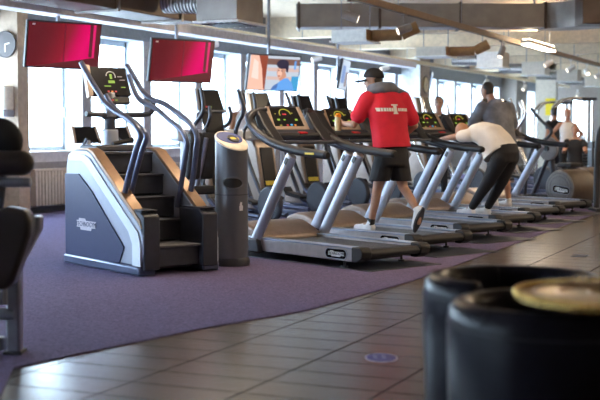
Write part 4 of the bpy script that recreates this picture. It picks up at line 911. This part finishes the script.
t = thing('arm_crank_machine', (-4.88, 22.35, 0), -TM, 'upright trainer with big grey disc and long black lever, right of the treadmills', 'training machine')
MB().lathe([(0, -0.04), (0.19, -0.04), (0.22, -0.02), (0.22, 0.02), (0.19, 0.04), (0, 0.04)], n=36).xf(Matrix.Translation((0, 0, 0.96)) @ Matrix.Rotation(R(90), 4, 'X')).build('disc', 'drum', t)
MB().cyl((0, -0.08, 0.96), (0, 0.12, 0.96), 0.05, n=16).build('hub', 'rubber', t)
MB().tube([(-0.34, -0.10, 1.72), (-0.12, -0.10, 1.50), (0.10, -0.10, 1.34), (0.14, -0.10, 1.26), (0.02, -0.10, 1.14), (-0.28, -0.10, 0.98), (-0.42, -0.10, 0.60), (-0.46, -0.10, 0.08)], 0.030, n=12).build('lever', 'black', t)
MB().cyl((0.0, 0.06, 0.96), (0.12, 0.06, 0.08), 0.05, n=14).cyl((0, 0.06, 0.9), (-0.4, 0.06, 0.08), 0.04, n=12).build('stand', 'char', t)
MB().box(-0.55, -0.40, -0.28, 0.28, 0, 0.08).box(0.45, 0.6, -0.28, 0.28, 0, 0.08).box(-0.5, 0.55, 0.02, 0.10, 0.02, 0.09).build('base_frame', 'black', t, bevel=0.012)
MB().box(0.30, 0.62, -0.14, 0.18, 0.62, 0.70).cyl((0.46, 0.02, 0.08), (0.46, 0.02, 0.62), 0.035, n=12).build('seat', 'rubber', t, bevel=0.02)

def cable(loc, rz, label, h=2.1, w=1.0):
    t = thing('cable_machine', loc, rz, label, 'cable machine', 'chrome cable machines at the far end')
    for y in (-0.25, 0.25):
        MB().tube([(-w/2, y, 0.0), (-w/2, y, h-0.45), (-w/2+0.10, y, h-0.12), (-w/2+0.35, y, h), (w/2-0.05, y, h)], 0.035, n=12).build('bent_frame', 'chrome', t)
        MB().cyl((w/2-0.08, y, 0), (w/2-0.08, y, h), 0.035, n=12).build('upright', 'chrome', t)
    for i in range(12): MB().box(w/2-0.30, w/2-0.12, -0.16, 0.16, 0.10+i*0.075, 0.165+i*0.075).build('weight_plate', 'plate', t, bevel=0.006)
    for y in (-0.07, 0.07): MB().cyl((w/2-0.21, y, 0.06), (w/2-0.21, y, h-0.05), 0.012, n=8).build('guide_rod', 'chrome', t)
    MB().box(-w/2-0.05, w/2+0.02, -0.29, 0.29, 0, 0.06).build('base_frame', 'black', t, bevel=0.01); MB().box(w/2-0.35, w/2+0.02, -0.29, 0.29, h-0.05, h+0.03).build('top_cover', 'black', t, bevel=0.01)
    MB().box(-0.25, 0.15, -0.14, 0.14, 0.46, 0.54).box(-0.08, -0.02, -0.05, 0.05, 0.06, 0.46).build('seat', 'rubber', t, bevel=0.015)
    return t
cable((-6.05, 30.6, 0), YAW, 'chrome cable machine behind the woman in the white top')
cable((-7.35, 34.2, 0), YAW, 'distant chrome cable machine behind the dark haired person')
t = thing('dumbbell_rack', (-4.75, 27.6, 0), YAW, 'rack of black weights right of the woman in the white top', 'weight rack')
for z in (0.45, 0.85): MB().box(-0.35, 0.65, -0.18, 0.18, z, z+0.04).build('shelf', 'steel', t, bevel=0.008)
for x in (-0.33, 0.60): MB().box(x, x+0.05, -0.2, 0.2, 0, 1.05).build('side_frame', 'black', t, bevel=0.01)
k = 0
for z in (0.49, 0.89):
    for i in range(3):
        x = -0.17+0.32*i
        d = thing('dumbbell', (0, 0, 0), YAW, 'black dumbbell on the %s shelf of the far rack' % ('lower' if z < 0.6 else 'upper'), 'dumbbell', 'dumbbells on the %s rack shelf' % ('lower' if z < 0.6 else 'upper'))
        c_, s_ = math.cos(R(YAW)), math.sin(R(YAW)); d.location = (-4.75+x*c_, 27.6+x*s_, z+0.085)
        MB().cyl((0, -0.15, 0), (0, -0.06, 0), 0.085, n=16).cyl((0, 0.06, 0), (0, 0.15, 0), 0.085, n=16).build('head', 'plate', d, bevel=0.01)
        MB().cyl((0, -0.07, 0), (0, 0.07, 0), 0.018, n=10).build('handle', 'chrome', d)
structure(MB().box(-9.1, -8.42, 39.6, 39.95, 0, ZC-0.02).build('wall_far_pier', 'boxcream', smooth=False))
t = MB().box(-0.16, 0.16, -0.012, 0.012, -0.28, 0.28).build('yellow_poster', 'poster', None, smooth=False); t.location = (-8.60, 39.588, 2.08); tag(t, 'yellow poster hanging beside the cream pier at the far end', 'poster')
def bucket(x, y, label, items=False):
    t = thing('waste_bucket', (x, y, 0.008), 10, label, 'waste bucket', 'pale waste buckets behind the treadmills')
    mb = MB(); a, b, h = 0.13, 0.17, 0.34
    mb.add([(-a, -a, 0), (a, -a, 0), (a, a, 0), (-a, a, 0), (-b, -b, h), (b, -b, h), (b, b, h), (-b, b, h), (-b+.015, -b+.015, h), (b-.015, -b+.015, h), (b-.015, b-.015, h), (-b+.015, b-.015, h), (-a+.015, -a+.015, .02), (a-.015, -a+.015, .02), (a-.015, a-.015, .02), (-a+.015, a-.015, .02)],
           [(0, 3, 2, 1), (0, 1, 5, 4), (1, 2, 6, 5), (2, 3, 7, 6), (3, 0, 4, 7), (4, 5, 9, 8), (5, 6, 10, 9), (6, 7, 11, 10), (7, 4, 8, 11), (8, 9, 13, 12), (9, 10, 14, 13), (10, 11, 15, 14), (11, 8, 12, 15), (12, 13, 14, 15)])
    mb.build('bucket_body', 'bucket', t, smooth=False)
    MB().tube([(x_, y_, h) for x_, y_ in ((-b, -b), (b, -b), (b, b), (-b, b))], 0.012, n=8, smooth=0, closed=True).build('rim', 'white', t)
    return t
bucket(-7.05, 21.2, 'pale square waste bucket seen between the treadmill uprights')
bucket(-7.3, 23.55, 'farther pale waste bucket holding spray bottles')
for dx, m_, l in ((-0.05, 'char', 'dark spray bottle standing in the farther pale bucket'), (0.06, 'black', 'black yellow capped bottle standing in the farther pale bucket')):
    t = thing('spray_bottle', (-7.3+dx, 23.55+dx*0.4, 0.03), 0, l, 'bottle')
    MB().lathe([(0, 0), (0.038, 0), (0.04, 0.30), (0.036, 0.40), (0.015, 0.46), (0, 0.46)], n=18).build('bottle_body', m_, t)
    MB().lathe([(0.018, 0.46), (0.018, 0.53), (0, 0.53)], n=12).box(-0.05, 0.015, -0.012, 0.012, 0.50, 0.53).build('cap', 'yellow', t)

# ------------------------------------------------------------------ people
def loft(mb, rings, lat=(0, 1, 0), n=22):        # rings: (centre, half width, half depth)
    lat = Vector(lat).normalized(); P = [Vector(r[0]) for r in rings]; vs = []
    for i, (c, w, d) in enumerate(rings):
        tg = (P[min(i+1, len(P)-1)]-P[max(i-1, 0)]).normalized(); l = (lat-tg*lat.dot(tg)).normalized(); f = tg.cross(l)
        for k in range(n):
            a = 2*PI*k/n; ca, sa = math.cos(a), math.sin(a); e = 0.85
            vs.append(P[i] + l*(w*math.copysign(abs(ca)**e, ca)) + f*(d*math.copysign(abs(sa)**e, sa)))
    m = len(rings)
    fs = [(i*n+k, i*n+(k+1) % n, (i+1)*n+(k+1) % n, (i+1)*n+k) for i in range(m-1) for k in range(n)]
    fs += [tuple(range(n-1, -1, -1)), tuple(range((m-1)*n, m*n))]
    mb.add(vs, fs)
def hand(mb, w, d, up, side, curl=0.6):          # palm, four unequal bent fingers, thumb leaving the side of the palm
    w = Vector(w); d = Vector(d).normalized(); up = Vector(up); up = (up-d*up.dot(d)).normalized(); s = d.cross(up)*side
    pc = w+d*0.085
    for q in (-0.028, -0.010, 0.010, 0.028): mb.cap(w+s*q*0.7+d*0.01, 0.017, pc+s*q, 0.014, n=8, h=2)
    for q, L in ((-0.030, 0.062), (-0.010, 0.078), (0.010, 0.082), (0.030, 0.072)):
        a = pc+s*q*1.05; d1 = (d*math.cos(curl*0.6)-up*math.sin(curl*0.6)); d2 = (d*math.cos(curl*1.9)-up*math.sin(curl*1.9))
        b = a+d1*L*0.5; mb.cap(a, 0.0105, b, 0.0095, n=8, h=2); mb.cap(b, 0.0095, b+d2*L*0.5, 0.008, n=8, h=2)
    ta = w+d*0.035+s*0.030; tb = ta+(d*0.6+s*0.6-up*0.35).normalized()*0.038
    mb.cap(ta, 0.014, tb, 0.0115, n=8, h=2); mb.cap(tb, 0.0115, tb+(d*0.85-up*0.5).normalized()*0.030, 0.009, n=8, h=2)
def head_rot(look, up=(0, 0, 1)):
    f = Vector(look).normalized(); u = Vector(up); u = (u-f*u.dot(f)).normalized(); l = u.cross(f)
    return Matrix((f, l, u)).transposed()
def skull(mb, c, Rm):
    P = lambda x, y, z: Vector(c)+Rm @ Vector((x, y, z))
    mb.ell(P(-0.008, 0, 0.025), (0.094, 0.074, 0.090), Rm); mb.ell(P(0.022, 0, -0.045), (0.066, 0.058, 0.072), Rm); mb.ell(P(0.050, 0, -0.088), (0.034, 0.034, 0.026), Rm)
    mb.cap(P(0.082, 0, 0.012), 0.010, P(0.100, 0, -0.026), 0.014, n=8, h=3); mb.ell(P(0.070, 0, 0.035), (0.018, 0.052, 0.012), Rm)
    for s in (-1, 1): mb.ell(P(-0.004, s*0.074, -0.008), (0.020, 0.011, 0.031), Rm)
def features(parent, c, Rm):
    P = lambda x, y, z: Vector(c)+Rm @ Vector((x, y, z))
    for s in (-1, 1): MB().ell(P(0.080, s*0.030, 0.012), (0.011, 0.014, 0.009), Rm, n=12, h=8).build('eye', 'eye', parent)
    MB().ell(P(0.084, 0, -0.058), (0.010, 0.024, 0.008), Rm, n=12, h=8).build('mouth', 'lip', parent)
def shoe(parent, an, toe, heel, m='shoe'):
    an, toe, heel = Vector(an), Vector(toe), Vector(heel); up = (an-heel).normalized() if (an-heel).length > 0.02 else Vector((0, 0, 1))
    f = (toe-heel).normalized(); up = (Vector((0, 0, 1)) if f.z**2 < 0.3 else up); up = (up-f*up.dot(f)).normalized()
    mb = MB(); mb.cap(heel+up*0.045+f*0.03, 0.044, toe+up*0.038-f*0.05, 0.038); mb.cap(an+up*0.01, 0.043, heel+up*0.06+f*0.06, 0.048); mb.cap(heel+up*0.07+f*0.05, 0.040, heel+up*0.045+f*0.17, 0.040)
    o = fuse(mb, 'shoe', m, parent, 0.010, 3)
    s = f.cross(up)
    sl = MB(); n = 20; pts = []
    for k in range(n):
        a = 2*PI*k/n; x = 0.5-0.5*math.cos(a); wd = 0.047*(1.0-0.12*math.cos(2*PI*x)) ; pts.append(heel+f*(x*((toe-heel).length+0.02)-0.01)+s*(wd*math.sin(a)))
    vs = pts+[p+up*0.022 for p in pts]
    sl.add(vs, [tuple(range(n)), tuple(range(2*n-1, n-1, -1))]+[(k, (k+1) % n, n+(k+1) % n, n+k) for k in range(n)])
    sl.build('sole', 'sole' if m == 'shoe' and f.z < -0.4 else 'white', o)
    return o
def clip(o, co, no):                             # clean hem or cuff; closed with a face
    bm = bmesh.new(); bm.from_mesh(o.data)
    g = bmesh.ops.bisect_plane(bm, geom=bm.verts[:]+bm.edges[:]+bm.faces[:], plane_co=co, plane_no=no, clear_outer=True)
    ed = [e for e in g['geom_cut'] if isinstance(e, bmesh.types.BMEdge)]
    if ed: bmesh.ops.edgeloop_fill(bm, edges=ed)
    bm.to_mesh(o.data); bm.free()
def person(loc, rz, label, J, spine, skin='skin', vox=0.011):
    """J: joints in the person's own frame (facing -x); returns root, body."""
    t = thing('person', loc, rz, label, 'person')
    V = lambda k: Vector(J[k]); mb = MB()
    loft(mb, spine, J.get('lat', (0, 1, 0)))
    Rm = head_rot(J['look'], J.get('up', (0, 0, 1))); skull(mb, J['head'], Rm)
    mb.cap(Vector(spine[-1][0])-Vector((0, 0, 0.02)), 0.060, Vector(J['head'])-Rm @ Vector((0.03, 0, 0.05)), 0.053)
    for s, sd in (('L', 1), ('R', -1)):
        mb.cap(V('sh'+s), 0.058, V('el'+s), 0.042); mb.cap(V('el'+s), 0.043, V('ha'+s), 0.027)
        mb.cap(V('sh'+s), 0.056, Vector(spine[-2][0]), 0.07)
        d = (V('ha'+s)-V('el'+s)).normalized(); hand(mb, V('ha'+s), d+Vector(J.get('hd'+s, (0, 0, 0))), J.get('hu'+s, (0, 0, 1)), sd if J.get('flip') else -sd, J.get('curl', 0.7))
        if 'kn'+s in J:
            hp = Vector(spine[0][0])+Vector(J.get('lat', (0, 1, 0)))*(-0.09 if s == 'L' else 0.09)
            mb.cap(hp, 0.088, V('kn'+s), 0.056); mb.cap(V('kn'+s), 0.054, V('an'+s), 0.036)
            c = V('kn'+s)*0.68+V('an'+s)*0.32; back = Vector(J.get('calf', (0.018, 0, 0))); mb.cap(V('kn'+s)*0.85+V('an'+s)*0.15+back, 0.044, c*0.7+V('an'+s)*0.3+back, 0.040)
            mb.cap(V('an'+s), 0.034, V('an'+s)*0.45+V('to'+s)*0.55, 0.030)
    b = fuse(mb, 'body', skin, t, vox, 4)
    features(b, J['head'], Rm)
    return t, b, Rm
def hair(parent, c, Rm, m, off=(-0.026, 0, 0.030), r=(0.088, 0.081, 0.098)):
    mb = MB(); mb.ell(Vector(c)+Rm @ Vector(off), r, Rm); mb.ell(Vector(c)+Rm @ Vector((-0.035, 0, -0.02)), (0.068, 0.074, 0.075), Rm)
    return fuse(mb, 'hair', m, parent, 0.010, 2)
def sleeve(mb, a, b, f, r0, r1): a, b = Vector(a), Vector(b); mb.cap(a, r0, a+(b-a)*f, r1)

# --- man in the red shirt, walking on the second treadmill
L1 = tm_loc(1, TS[1])
sp = [((0.44, -0.14, 0.95), 0.165, 0.120), ((0.44, -0.14, 1.08), 0.160, 0.118), ((0.41, -0.14, 1.25), 0.158, 0.110), ((0.37, -0.14, 1.48), 0.182, 0.118), ((0.335, -0.14, 1.635), 0.155, 0.092), ((0.29, -0.14, 1.705), 0.070, 0.065)]
J = dict(head=(0.175, -0.16, 1.825), look=(-1, -0.85, -0.06), lat=(0.25, 1, 0), shL=(0.27, -0.34, 1.625), elL=(0.16, -0.44, 1.35), haL=(-0.03, -0.40, 1.36), shR=(0.42, 0.065, 1.62), elR=(0.49, 0.17, 1.34), haR=(0.27, 0.14, 1.17),
         knL=(0.345, -0.255, 0.66), anL=(0.25, -0.26, 0.265), toL=(0.03, -0.27, 0.19), knR=(0.50, -0.02, 0.67), anR=(0.735, -0.015, 0.405), toR=(0.74, -0.02, 0.20), huL=(0, 1, 0.3), curl=0.9)
t, b, Rm = person(L1, -TM, 'man in red shirt, black cap and black shorts walking on the second treadmill', J, sp, 'skin', 0.010)
mb = MB(); loft(mb, [((0.455, -0.14, 1.00), 0.225, 0.165), ((0.45, -0.14, 1.10), 0.215, 0.155), ((0.42, -0.14, 1.25), 0.212, 0.145), ((0.375, -0.14, 1.49), 0.222, 0.147), ((0.345, -0.14, 1.64), 0.190, 0.118), ((0.31, -0.14, 1.715), 0.10, 0.092)], J['lat'])
sleeve(mb, J['shL'], J['elL'], 0.66, 0.090, 0.088); sleeve(mb, J['shR'], J['elR'], 0.75, 0.088, 0.084)
sh = fuse(mb, 'shirt', 'red', b, 0.014, 3); clip(sh, (0, 0, 1.05), (0.1, 0, -1))
# pale lettering across the shoulder blades, laid on the cloth
bvh = BVHTree.FromObject(sh, bpy.context.evaluated_depsgraph_get()) if False else None
bm = bmesh.new(); bm.from_mesh(sh.data); bvh = BVHTree.FromBMesh(bm)
def onback(y, z):
    h = bvh.ray_cast(Vector((1.2, y, z)), Vector((-1, -0.0, 0)))
    return (h[0]+Vector((0.004, 0, 0))) if h[0] else Vector((0.5, y, z))
mk = MB()
def patch(y0, y1, z0, z1, nx=6, nz=3):
    g = [onback(y0+(y1-y0)*i/nx, z0+(z1-z0)*j/nz) for j in range(nz+1) for i in range(nx+1)]
    mk.add(g, [(j*(nx+1)+i, j*(nx+1)+i+1, (j+1)*(nx+1)+i+1, (j+1)*(nx+1)+i) for j in range(nz) for i in range(nx)])
yy = -0.345
for wd in (0.026, 0.020, 0.024, 0.018, 0.026, 0.022): patch(yy, yy+wd, 1.490, 1.528, 2, 2); yy += wd+0.005
patch(-0.180, -0.140, 1.471, 1.566, 4, 5); patch(-0.200, -0.120, 1.552, 1.568, 6, 2); patch(-0.190, -0.130, 1.461, 1.476, 4, 2)
yy = -0.128
for wd in (0.024, 0.020, 0.026, 0.018, 0.024, 0.020): patch(yy, yy+wd, 1.492, 1.526, 2, 2); yy += wd+0.005
bm.free(); mk.build('back_print', 'whitetee', sh)
mb = MB(); loft(mb, [((0.44, -0.14, 0.90), 0.195, 0.15), ((0.44, -0.14, 1.0), 0.198, 0.15), ((0.44, -0.14, 1.12), 0.175, 0.13)], J['lat'])
hp = Vector((0.44, -0.14, 0.95)); lt = Vector((0.25, 1, 0)).normalized()
for s, k in ((-1, 'knL'), (1, 'knR')): a = hp+lt*(0.09*s); q = Vector(J[k]); mb.cap(a, 0.118, a+(q-a)*1.0, 0.112)
so = fuse(mb, 'shorts', 'shorts', b, 0.013, 3); clip(so, (0, 0, 0.735), (0, 0, -1))
shoe(b, J['anL'], (-0.02, -0.265, 0.172), (0.29, -0.255, 0.172)); shoe(b, J['anR'], (0.70, -0.03, 0.185), (0.805, -0.01, 0.445))
for k in ('anL', 'anR'): MB().cap(Vector(J[k])+Vector((0, 0, -0.01)), 0.040, Vector(J[k])+(Vector(J['kn'+k[-1]])-Vector(J[k])).normalized()*0.045, 0.039).build('sock', 'rubber' if k == 'anL' else 'white', b)
mb = MB()
for k in range(7):
    a0_, a1_ = R(20+k*320/7), R(20+(k+1)*320/7); c_ = Vector((0.285, -0.14, 1.735)); mb.cap(c_+Vector((-math.cos(a0_)*0.105, math.sin(a0_)*0.125, 0.015-0.02*math.cos(a0_))), 0.050, c_+Vector((-math.cos(a1_)*0.105, math.sin(a1_)*0.125, 0.015-0.02*math.cos(a1_))), 0.050)
mb.cap((0.39, -0.22, 1.735), 0.052, (0.40, -0.06, 1.73), 0.052); mb.cap((0.36, -0.02, 1.735), 0.045, (0.42, 0.12, 1.675), 0.032); mb.cap((0.37, -0.26, 1.725), 0.036, (0.27, -0.33, 1.70), 0.028)
fuse(mb, 'hood', 'greycloth', b, 0.012, 3)
hc = Vector(J['head']); hr = hair(b, hc, Rm, 'hair', (-0.03, 0, 0.0), (0.080, 0.079, 0.070))
mb = MB(); mb.ell(hc+Rm @ Vector((-0.008, 0, 0.050)), (0.116, 0.098, 0.100), Rm, n=28, h=16)
cp_ = fuse(mb, 'cap', 'shorts', b, 0.009, 2); clip(cp_, hc+Rm @ Vector((0, 0, 0.040)), Rm @ Vector((0.10, 0, -1)))
br = MB(); bp_ = [(0.07, -0.086), (0.12, -0.082), (0.175, -0.06), (0.205, -0.02), (0.205, 0.02), (0.175, 0.06), (0.12, 0.082), (0.07, 0.086)]
br.prism(bp_, 'z', 0.034, 0.050); br.v = [hc+Rm @ Vector((v[0], v[1], v[2]-0.25*(v[0]-0.07)-3.0*v[1]*v[1])) for v in br.v]; br.build('cap_brim', 'shorts', cp_)
t = thing('water_bottle', (L1[0]+(-0.105)*U2[0]+(-0.43)*V2[0], L1[1]+(-0.105)*U2[1]+(-0.43)*V2[1], 1.295), -TM, 'clear bottle with orange lid held by the man in the red shirt', 'bottle')
MB().lathe([(0, 0), (0.034, 0), (0.037, 0.01), (0.037, 0.12), (0.030, 0.155), (0, 0.155)], n=24).build('bottle_body', 'juice', t)
MB().lathe([(0.034, 0.150), (0.036, 0.175), (0.022, 0.195), (0.0, 0.197)], n=20).build('lid', 'orange', t)

# --- person in the white tee leaning forward on the fourth treadmill
L3 = tm_loc(3, TS[3])
sp = [((1.08, -0.28, 0.94), 0.165, 0.120), ((1.05, -0.28, 1.06), 0.165, 0.120), ((0.95, -0.28, 1.18), 0.140, 0.105), ((0.82, -0.28, 1.25), 0.145, 0.105), ((0.68, -0.28, 1.26), 0.160, 0.105), ((0.58, -0.28, 1.24), 0.130, 0.085), ((0.50, -0.28, 1.24), 0.065, 0.062)]
J = dict(head=(0.34, -0.28, 1.265), look=(-0.75, 0, -0.65), up=(-0.65, 0, 0.75), shL=(0.60, -0.43, 1.22), elL=(0.34, -0.47, 1.195), haL=(0.115, -0.458, 1.165), shR=(0.60, -0.13, 1.22), elR=(0.36, -0.05, 1.22), haR=(0.13, 0.02, 1.24),
         knL=(0.875, -0.375, 0.62), anL=(0.60, -0.38, 0.265), toL=(0.42, -0.385, 0.19), knR=(0.95, -0.19, 0.63), anR=(0.70, -0.18, 0.265), toR=(0.52, -0.18, 0.19), curl=0.5)
t, b, Rm = person(L3, -TM, 'person in white tee and black leggings bending forward to stretch on the fourth treadmill', J, sp, 'skin', 0.011)
mb = MB(); loft(mb, [((1.02, -0.28, 0.95), 0.22, 0.225), ((0.985, -0.28, 1.02), 0.22, 0.22), ((0.92, -0.28, 1.12), 0.215, 0.20), ((0.83, -0.28, 1.21), 0.21, 0.175), ((0.70, -0.28, 1.25), 0.21, 0.150), ((0.59, -0.28, 1.25), 0.180, 0.120), ((0.52, -0.28, 1.245), 0.085, 0.08)])
sleeve(mb, J['shL'], J['elL'], 0.45, 0.090, 0.082); sleeve(mb, J['shR'], J['elR'], 0.45, 0.090, 0.082)
sh = fuse(mb, 'shirt', 'whitetee', b, 0.014, 3); clip(sh, (1.0, -0.28, 0.985), (0.45, 0, -0.72))
mb = MB(); loft(mb, [((1.08, -0.28, 0.88), 0.165, 0.125), ((1.08, -0.28, 0.98), 0.190, 0.155), ((1.05, -0.28, 1.08), 0.185, 0.15)])
for s, k in ((-1, 'L'), (1, 'R')):
    a = Vector((1.08, -0.28+0.09*s, 0.94)); kn = Vector(J['kn'+k]); an = Vector(J['an'+k]); mb.cap(a, 0.122, kn, 0.084); mb.cap(kn, 0.084, an+(kn-an)*0.08, 0.054)
fuse(mb, 'leggings', 'shorts', b, 0.013, 3)
shoe(b, J['anL'], (0.34, -0.385, 0.172), (0.645, -0.375, 0.172)); shoe(b, J['anR'], (0.44, -0.18, 0.172), (0.745, -0.18, 0.172))
hair(b, J['head'], Rm, 'skintan', (-0.022, 0, 0.024), (0.086, 0.078, 0.094))

# --- man in the grey tee on the fifth treadmill
L4 = tm_loc(4, TS[4])
sp = [((0.42, -0.20, 0.97), 0.175, 0.130), ((0.42, -0.20, 1.10), 0.180, 0.135), ((0.40, -0.20, 1.28), 0.175, 0.125), ((0.36, -0.20, 1.48), 0.190, 0.125), ((0.31, -0.20, 1.63), 0.160, 0.095), ((0.26, -0.20, 1.72), 0.078, 0.072)]
J = dict(head=(0.155, -0.20, 1.865), look=(-1, -0.25, -0.22), lat=(0.35, 1, 0), shL=(0.235, -0.39, 1.625), elL=(0.09, -0.46, 1.36), haL=(-0.12, -0.36, 1.34), shR=(0.40, 0.0, 1.625), elR=(0.42, 0.10, 1.33), haR=(0.22, 0.13, 1.15),
         knL=(0.38, -0.30, 0.64), anL=(0.42, -0.30, 0.265), toL=(0.22, -0.30, 0.19), knR=(0.44, -0.10, 0.64), anR=(0.50, -0.10, 0.265), toR=(0.30, -0.10, 0.19))
t, b, Rm = person(L4, -TM, 'man with short dark hair in a grey tee standing behind the stretching person', J, sp, 'skintan', 0.013)
mb = MB(); loft(mb, [((0.43, -0.20, 0.98), 0.23, 0.175), ((0.43, -0.20, 1.10), 0.23, 0.175), ((0.41, -0.20, 1.28), 0.215, 0.155), ((0.37, -0.20, 1.48), 0.230, 0.155), ((0.32, -0.20, 1.625), 0.19, 0.12), ((0.27, -0.20, 1.705), 0.092, 0.09)], J['lat'])
sleeve(mb, J['shL'], J['elL'], 0.85, 0.088, 0.080); sleeve(mb, J['shR'], J['elR'], 0.85, 0.088, 0.080)
sh = fuse(mb, 'shirt', 'greytee', b, 0.015, 3); clip(sh, (0, 0, 1.02), (0, 0, -1))
mb = MB(); loft(mb, [((0.42, -0.20, 0.92), 0.19, 0.145), ((0.42, -0.20, 1.08), 0.19, 0.145)], J['lat'])
for s, k in ((-1, 'L'), (1, 'R')): a = Vector((0.42+0.03*s, -0.20+0.09*s, 0.97)); mb.cap(a, 0.110, Vector(J['kn'+k]), 0.095)
so = fuse(mb, 'shorts', 'shorts', b, 0.014, 3); clip(so, (0, 0, 0.70), (0, 0, -1))
shoe(b, J['anL'], (0.15, -0.30, 0.172), (0.46, -0.30, 0.172)); shoe(b, J['anR'], (0.23, -0.10, 0.172), (0.54, -0.10, 0.172))
hair(b, J['head'], Rm, 'hair')

# --- people farther back
def bystander(loc, rz, label, shirt, bottoms, hairm, skin='skin', sitting=False, hips=False, sleeves=0.4, h=1.0, look=(-1, 0, 0), armsfwd=False):
    z0 = 0.98 if not sitting else 0.56
    sp = [((0, 0, z0-0.05), 0.155, 0.115), ((0, 0, z0+0.08), 0.150, 0.11), ((-0.01, 0, z0+0.25), 0.135, 0.10), ((-0.01, 0, z0+0.40), 0.160, 0.11), ((0, 0, z0+0.53), 0.135, 0.085), ((-0.01, 0, z0+0.61), 0.062, 0.058)]
    J = dict(head=(-0.03, 0, z0+0.78), look=look, shL=(0, -0.175, z0+0.52), shR=(0, 0.175, z0+0.52))
    if hips: J.update(elL=(0.10, -0.36, z0+0.30), haL=(0.02, -0.20, z0+0.12), elR=(0.10, 0.36, z0+0.30), haR=(0.02, 0.20, z0+0.12))
    elif armsfwd: J.update(elL=(-0.12, -0.24, z0+0.30), haL=(-0.36, -0.22, z0+0.34), elR=(-0.12, 0.24, z0+0.30), haR=(-0.36, 0.22, z0+0.34))
    else: J.update(elL=(0.04, -0.24, z0+0.24), haL=(-0.06, -0.24, z0+0.02), elR=(0.04, 0.24, z0+0.24), haR=(-0.06, 0.24, z0+0.02))
    if sitting: J.update(knL=(-0.40, -0.13, z0-0.02), anL=(-0.38, -0.13, 0.09), toL=(-0.54, -0.13, 0.03), knR=(-0.40, 0.13, z0-0.02), anR=(-0.38, 0.13, 0.09), toR=(-0.54, 0.13, 0.03))
    else: J.update(knL=(-0.02, -0.10, 0.52), anL=(0.02, -0.11, 0.09), toL=(-0.16, -0.11, 0.03), knR=(-0.02, 0.10, 0.52), anR=(0.02, 0.11, 0.09), toR=(-0.16, 0.11, 0.03))
    t, b, Rm = person(loc, rz, label, J, sp, skin, 0.014)
    t.scale = (h, h, h)
    mb = MB(); loft(mb, [((c[0][0], 0, c[0][2]), c[1]+0.022, c[2]+0.022) for c in sp[:5]]+[((-0.01, 0, z0+0.59), 0.08, 0.075)])
    if sleeves: sleeve(mb, J['shL'], J['elL'], sleeves, 0.074, 0.066); sleeve(mb, J['shR'], J['elR'], sleeves, 0.074, 0.066)
    sh = fuse(mb, 'shirt', shirt, b, 0.016, 3); clip(sh, (0, 0, z0+0.02), (0, 0, -1))
    mb = MB(); loft(mb, [((0, 0, z0-0.08), 0.17, 0.13), ((0, 0, z0+0.08), 0.168, 0.128)])
    for s, k in ((-1, 'L'), (1, 'R')): a = Vector((0, 0.09*s, z0-0.05)); kn = Vector(J['kn'+k]); an = Vector(J['an'+k]); mb.cap(a, 0.102, kn, 0.070); mb.cap(kn, 0.070, an+(kn-an)*0.12, 0.052)
    fuse(mb, 'trousers', bottoms, b, 0.015, 3)
    for k in 'LR': a = Vector(J['an'+k]); shoe(b, a, (a.x-0.23, a.y, 0.0), (a.x+0.05, a.y, 0.0), 'shoe')
    hair(b, J['head'], Rm, hairm)
    return t, b, J, Rm
bystander((-6.28, 19.95, 0.008), 106, 'short haired person facing the camera behind the fourth treadmill console', 'whitetee', 'shorts', 'hair', h=1.0, armsfwd=True)
bystander((-8.6, 17.0, 0.008), -TM-10, 'grey haired person in a pale sleeveless top between the elliptical trainers', 'whitetee', 'shorts', 'hairgrey', 'skintan', sleeves=0.0, h=1.02)
bystander((-5.52, 27.2, 0), 110, 'fair haired woman in a white sleeveless top with hands on hips at far right', 'whitetee', 'shorts', 'hairlight', 'skintan', hips=True, sleeves=0.0, h=0.95)
bystander((-5.12, 26.1, 0), 100, 'tanned person in black sitting low in front of the woman in white', 'shorts', 'shorts', 'hair', 'skintan', sitting=True, h=0.97, armsfwd=True)
bystander((-6.05, 28.3, 0), -40, 'dark haired person in black seen from behind, left of the woman in white', 'shorts', 'shorts', 'hair', 'skintan', h=0.98)
t = thing('bench', (-5.12, 26.1, 0), 100, 'low black bench under the sitting person at far right', 'bench')
MB().box(-0.20, 0.55, -0.17, 0.17, 0.33, 0.40).build('seat_pad', 'rubber', t, bevel=0.02)
for x in (-0.12, 0.48): MB().box(x-0.03, x+0.03, -0.2, 0.2, 0, 0.04).box(x-0.025, x+0.025, -0.03, 0.03, 0.04, 0.33).build('leg', 'steel', t, bevel=0.006)

# ------------------------------------------------------------------ sky, camera, exposure
wd = bpy.data.worlds.new('World'); scene.world = wd; wd.use_nodes = True
bg = wd.node_tree.nodes['Background']; bg.inputs['Color'].default_value = (0.64, 0.82, 1.0, 1); bg.inputs['Strength'].default_value = 9.0
cam = bpy.data.cameras.new('camera'); co = bpy.data.objects.new('camera', cam); COL.objects.link(co); scene.camera = co
cam.sensor_width = 36; cam.lens = 71.4; co.location = (0, 0, 1.3); co.rotation_euler = (R(90-3.35), 0, R(YAW)); cam.clip_end = 200
cam.dof.use_dof = True; cam.dof.focus_distance = 12.0; cam.dof.aperture_fstop = 2.2
scene.view_settings.view_transform = 'Standard'; scene.view_settings.look = 'None'; scene.view_settings.gamma = 1; scene.view_settings.use_curve_mapping = False
scene.view_settings.exposure = 1.2
scene.cycles.use_denoising = True; scene.cycles.max_bounces = 8
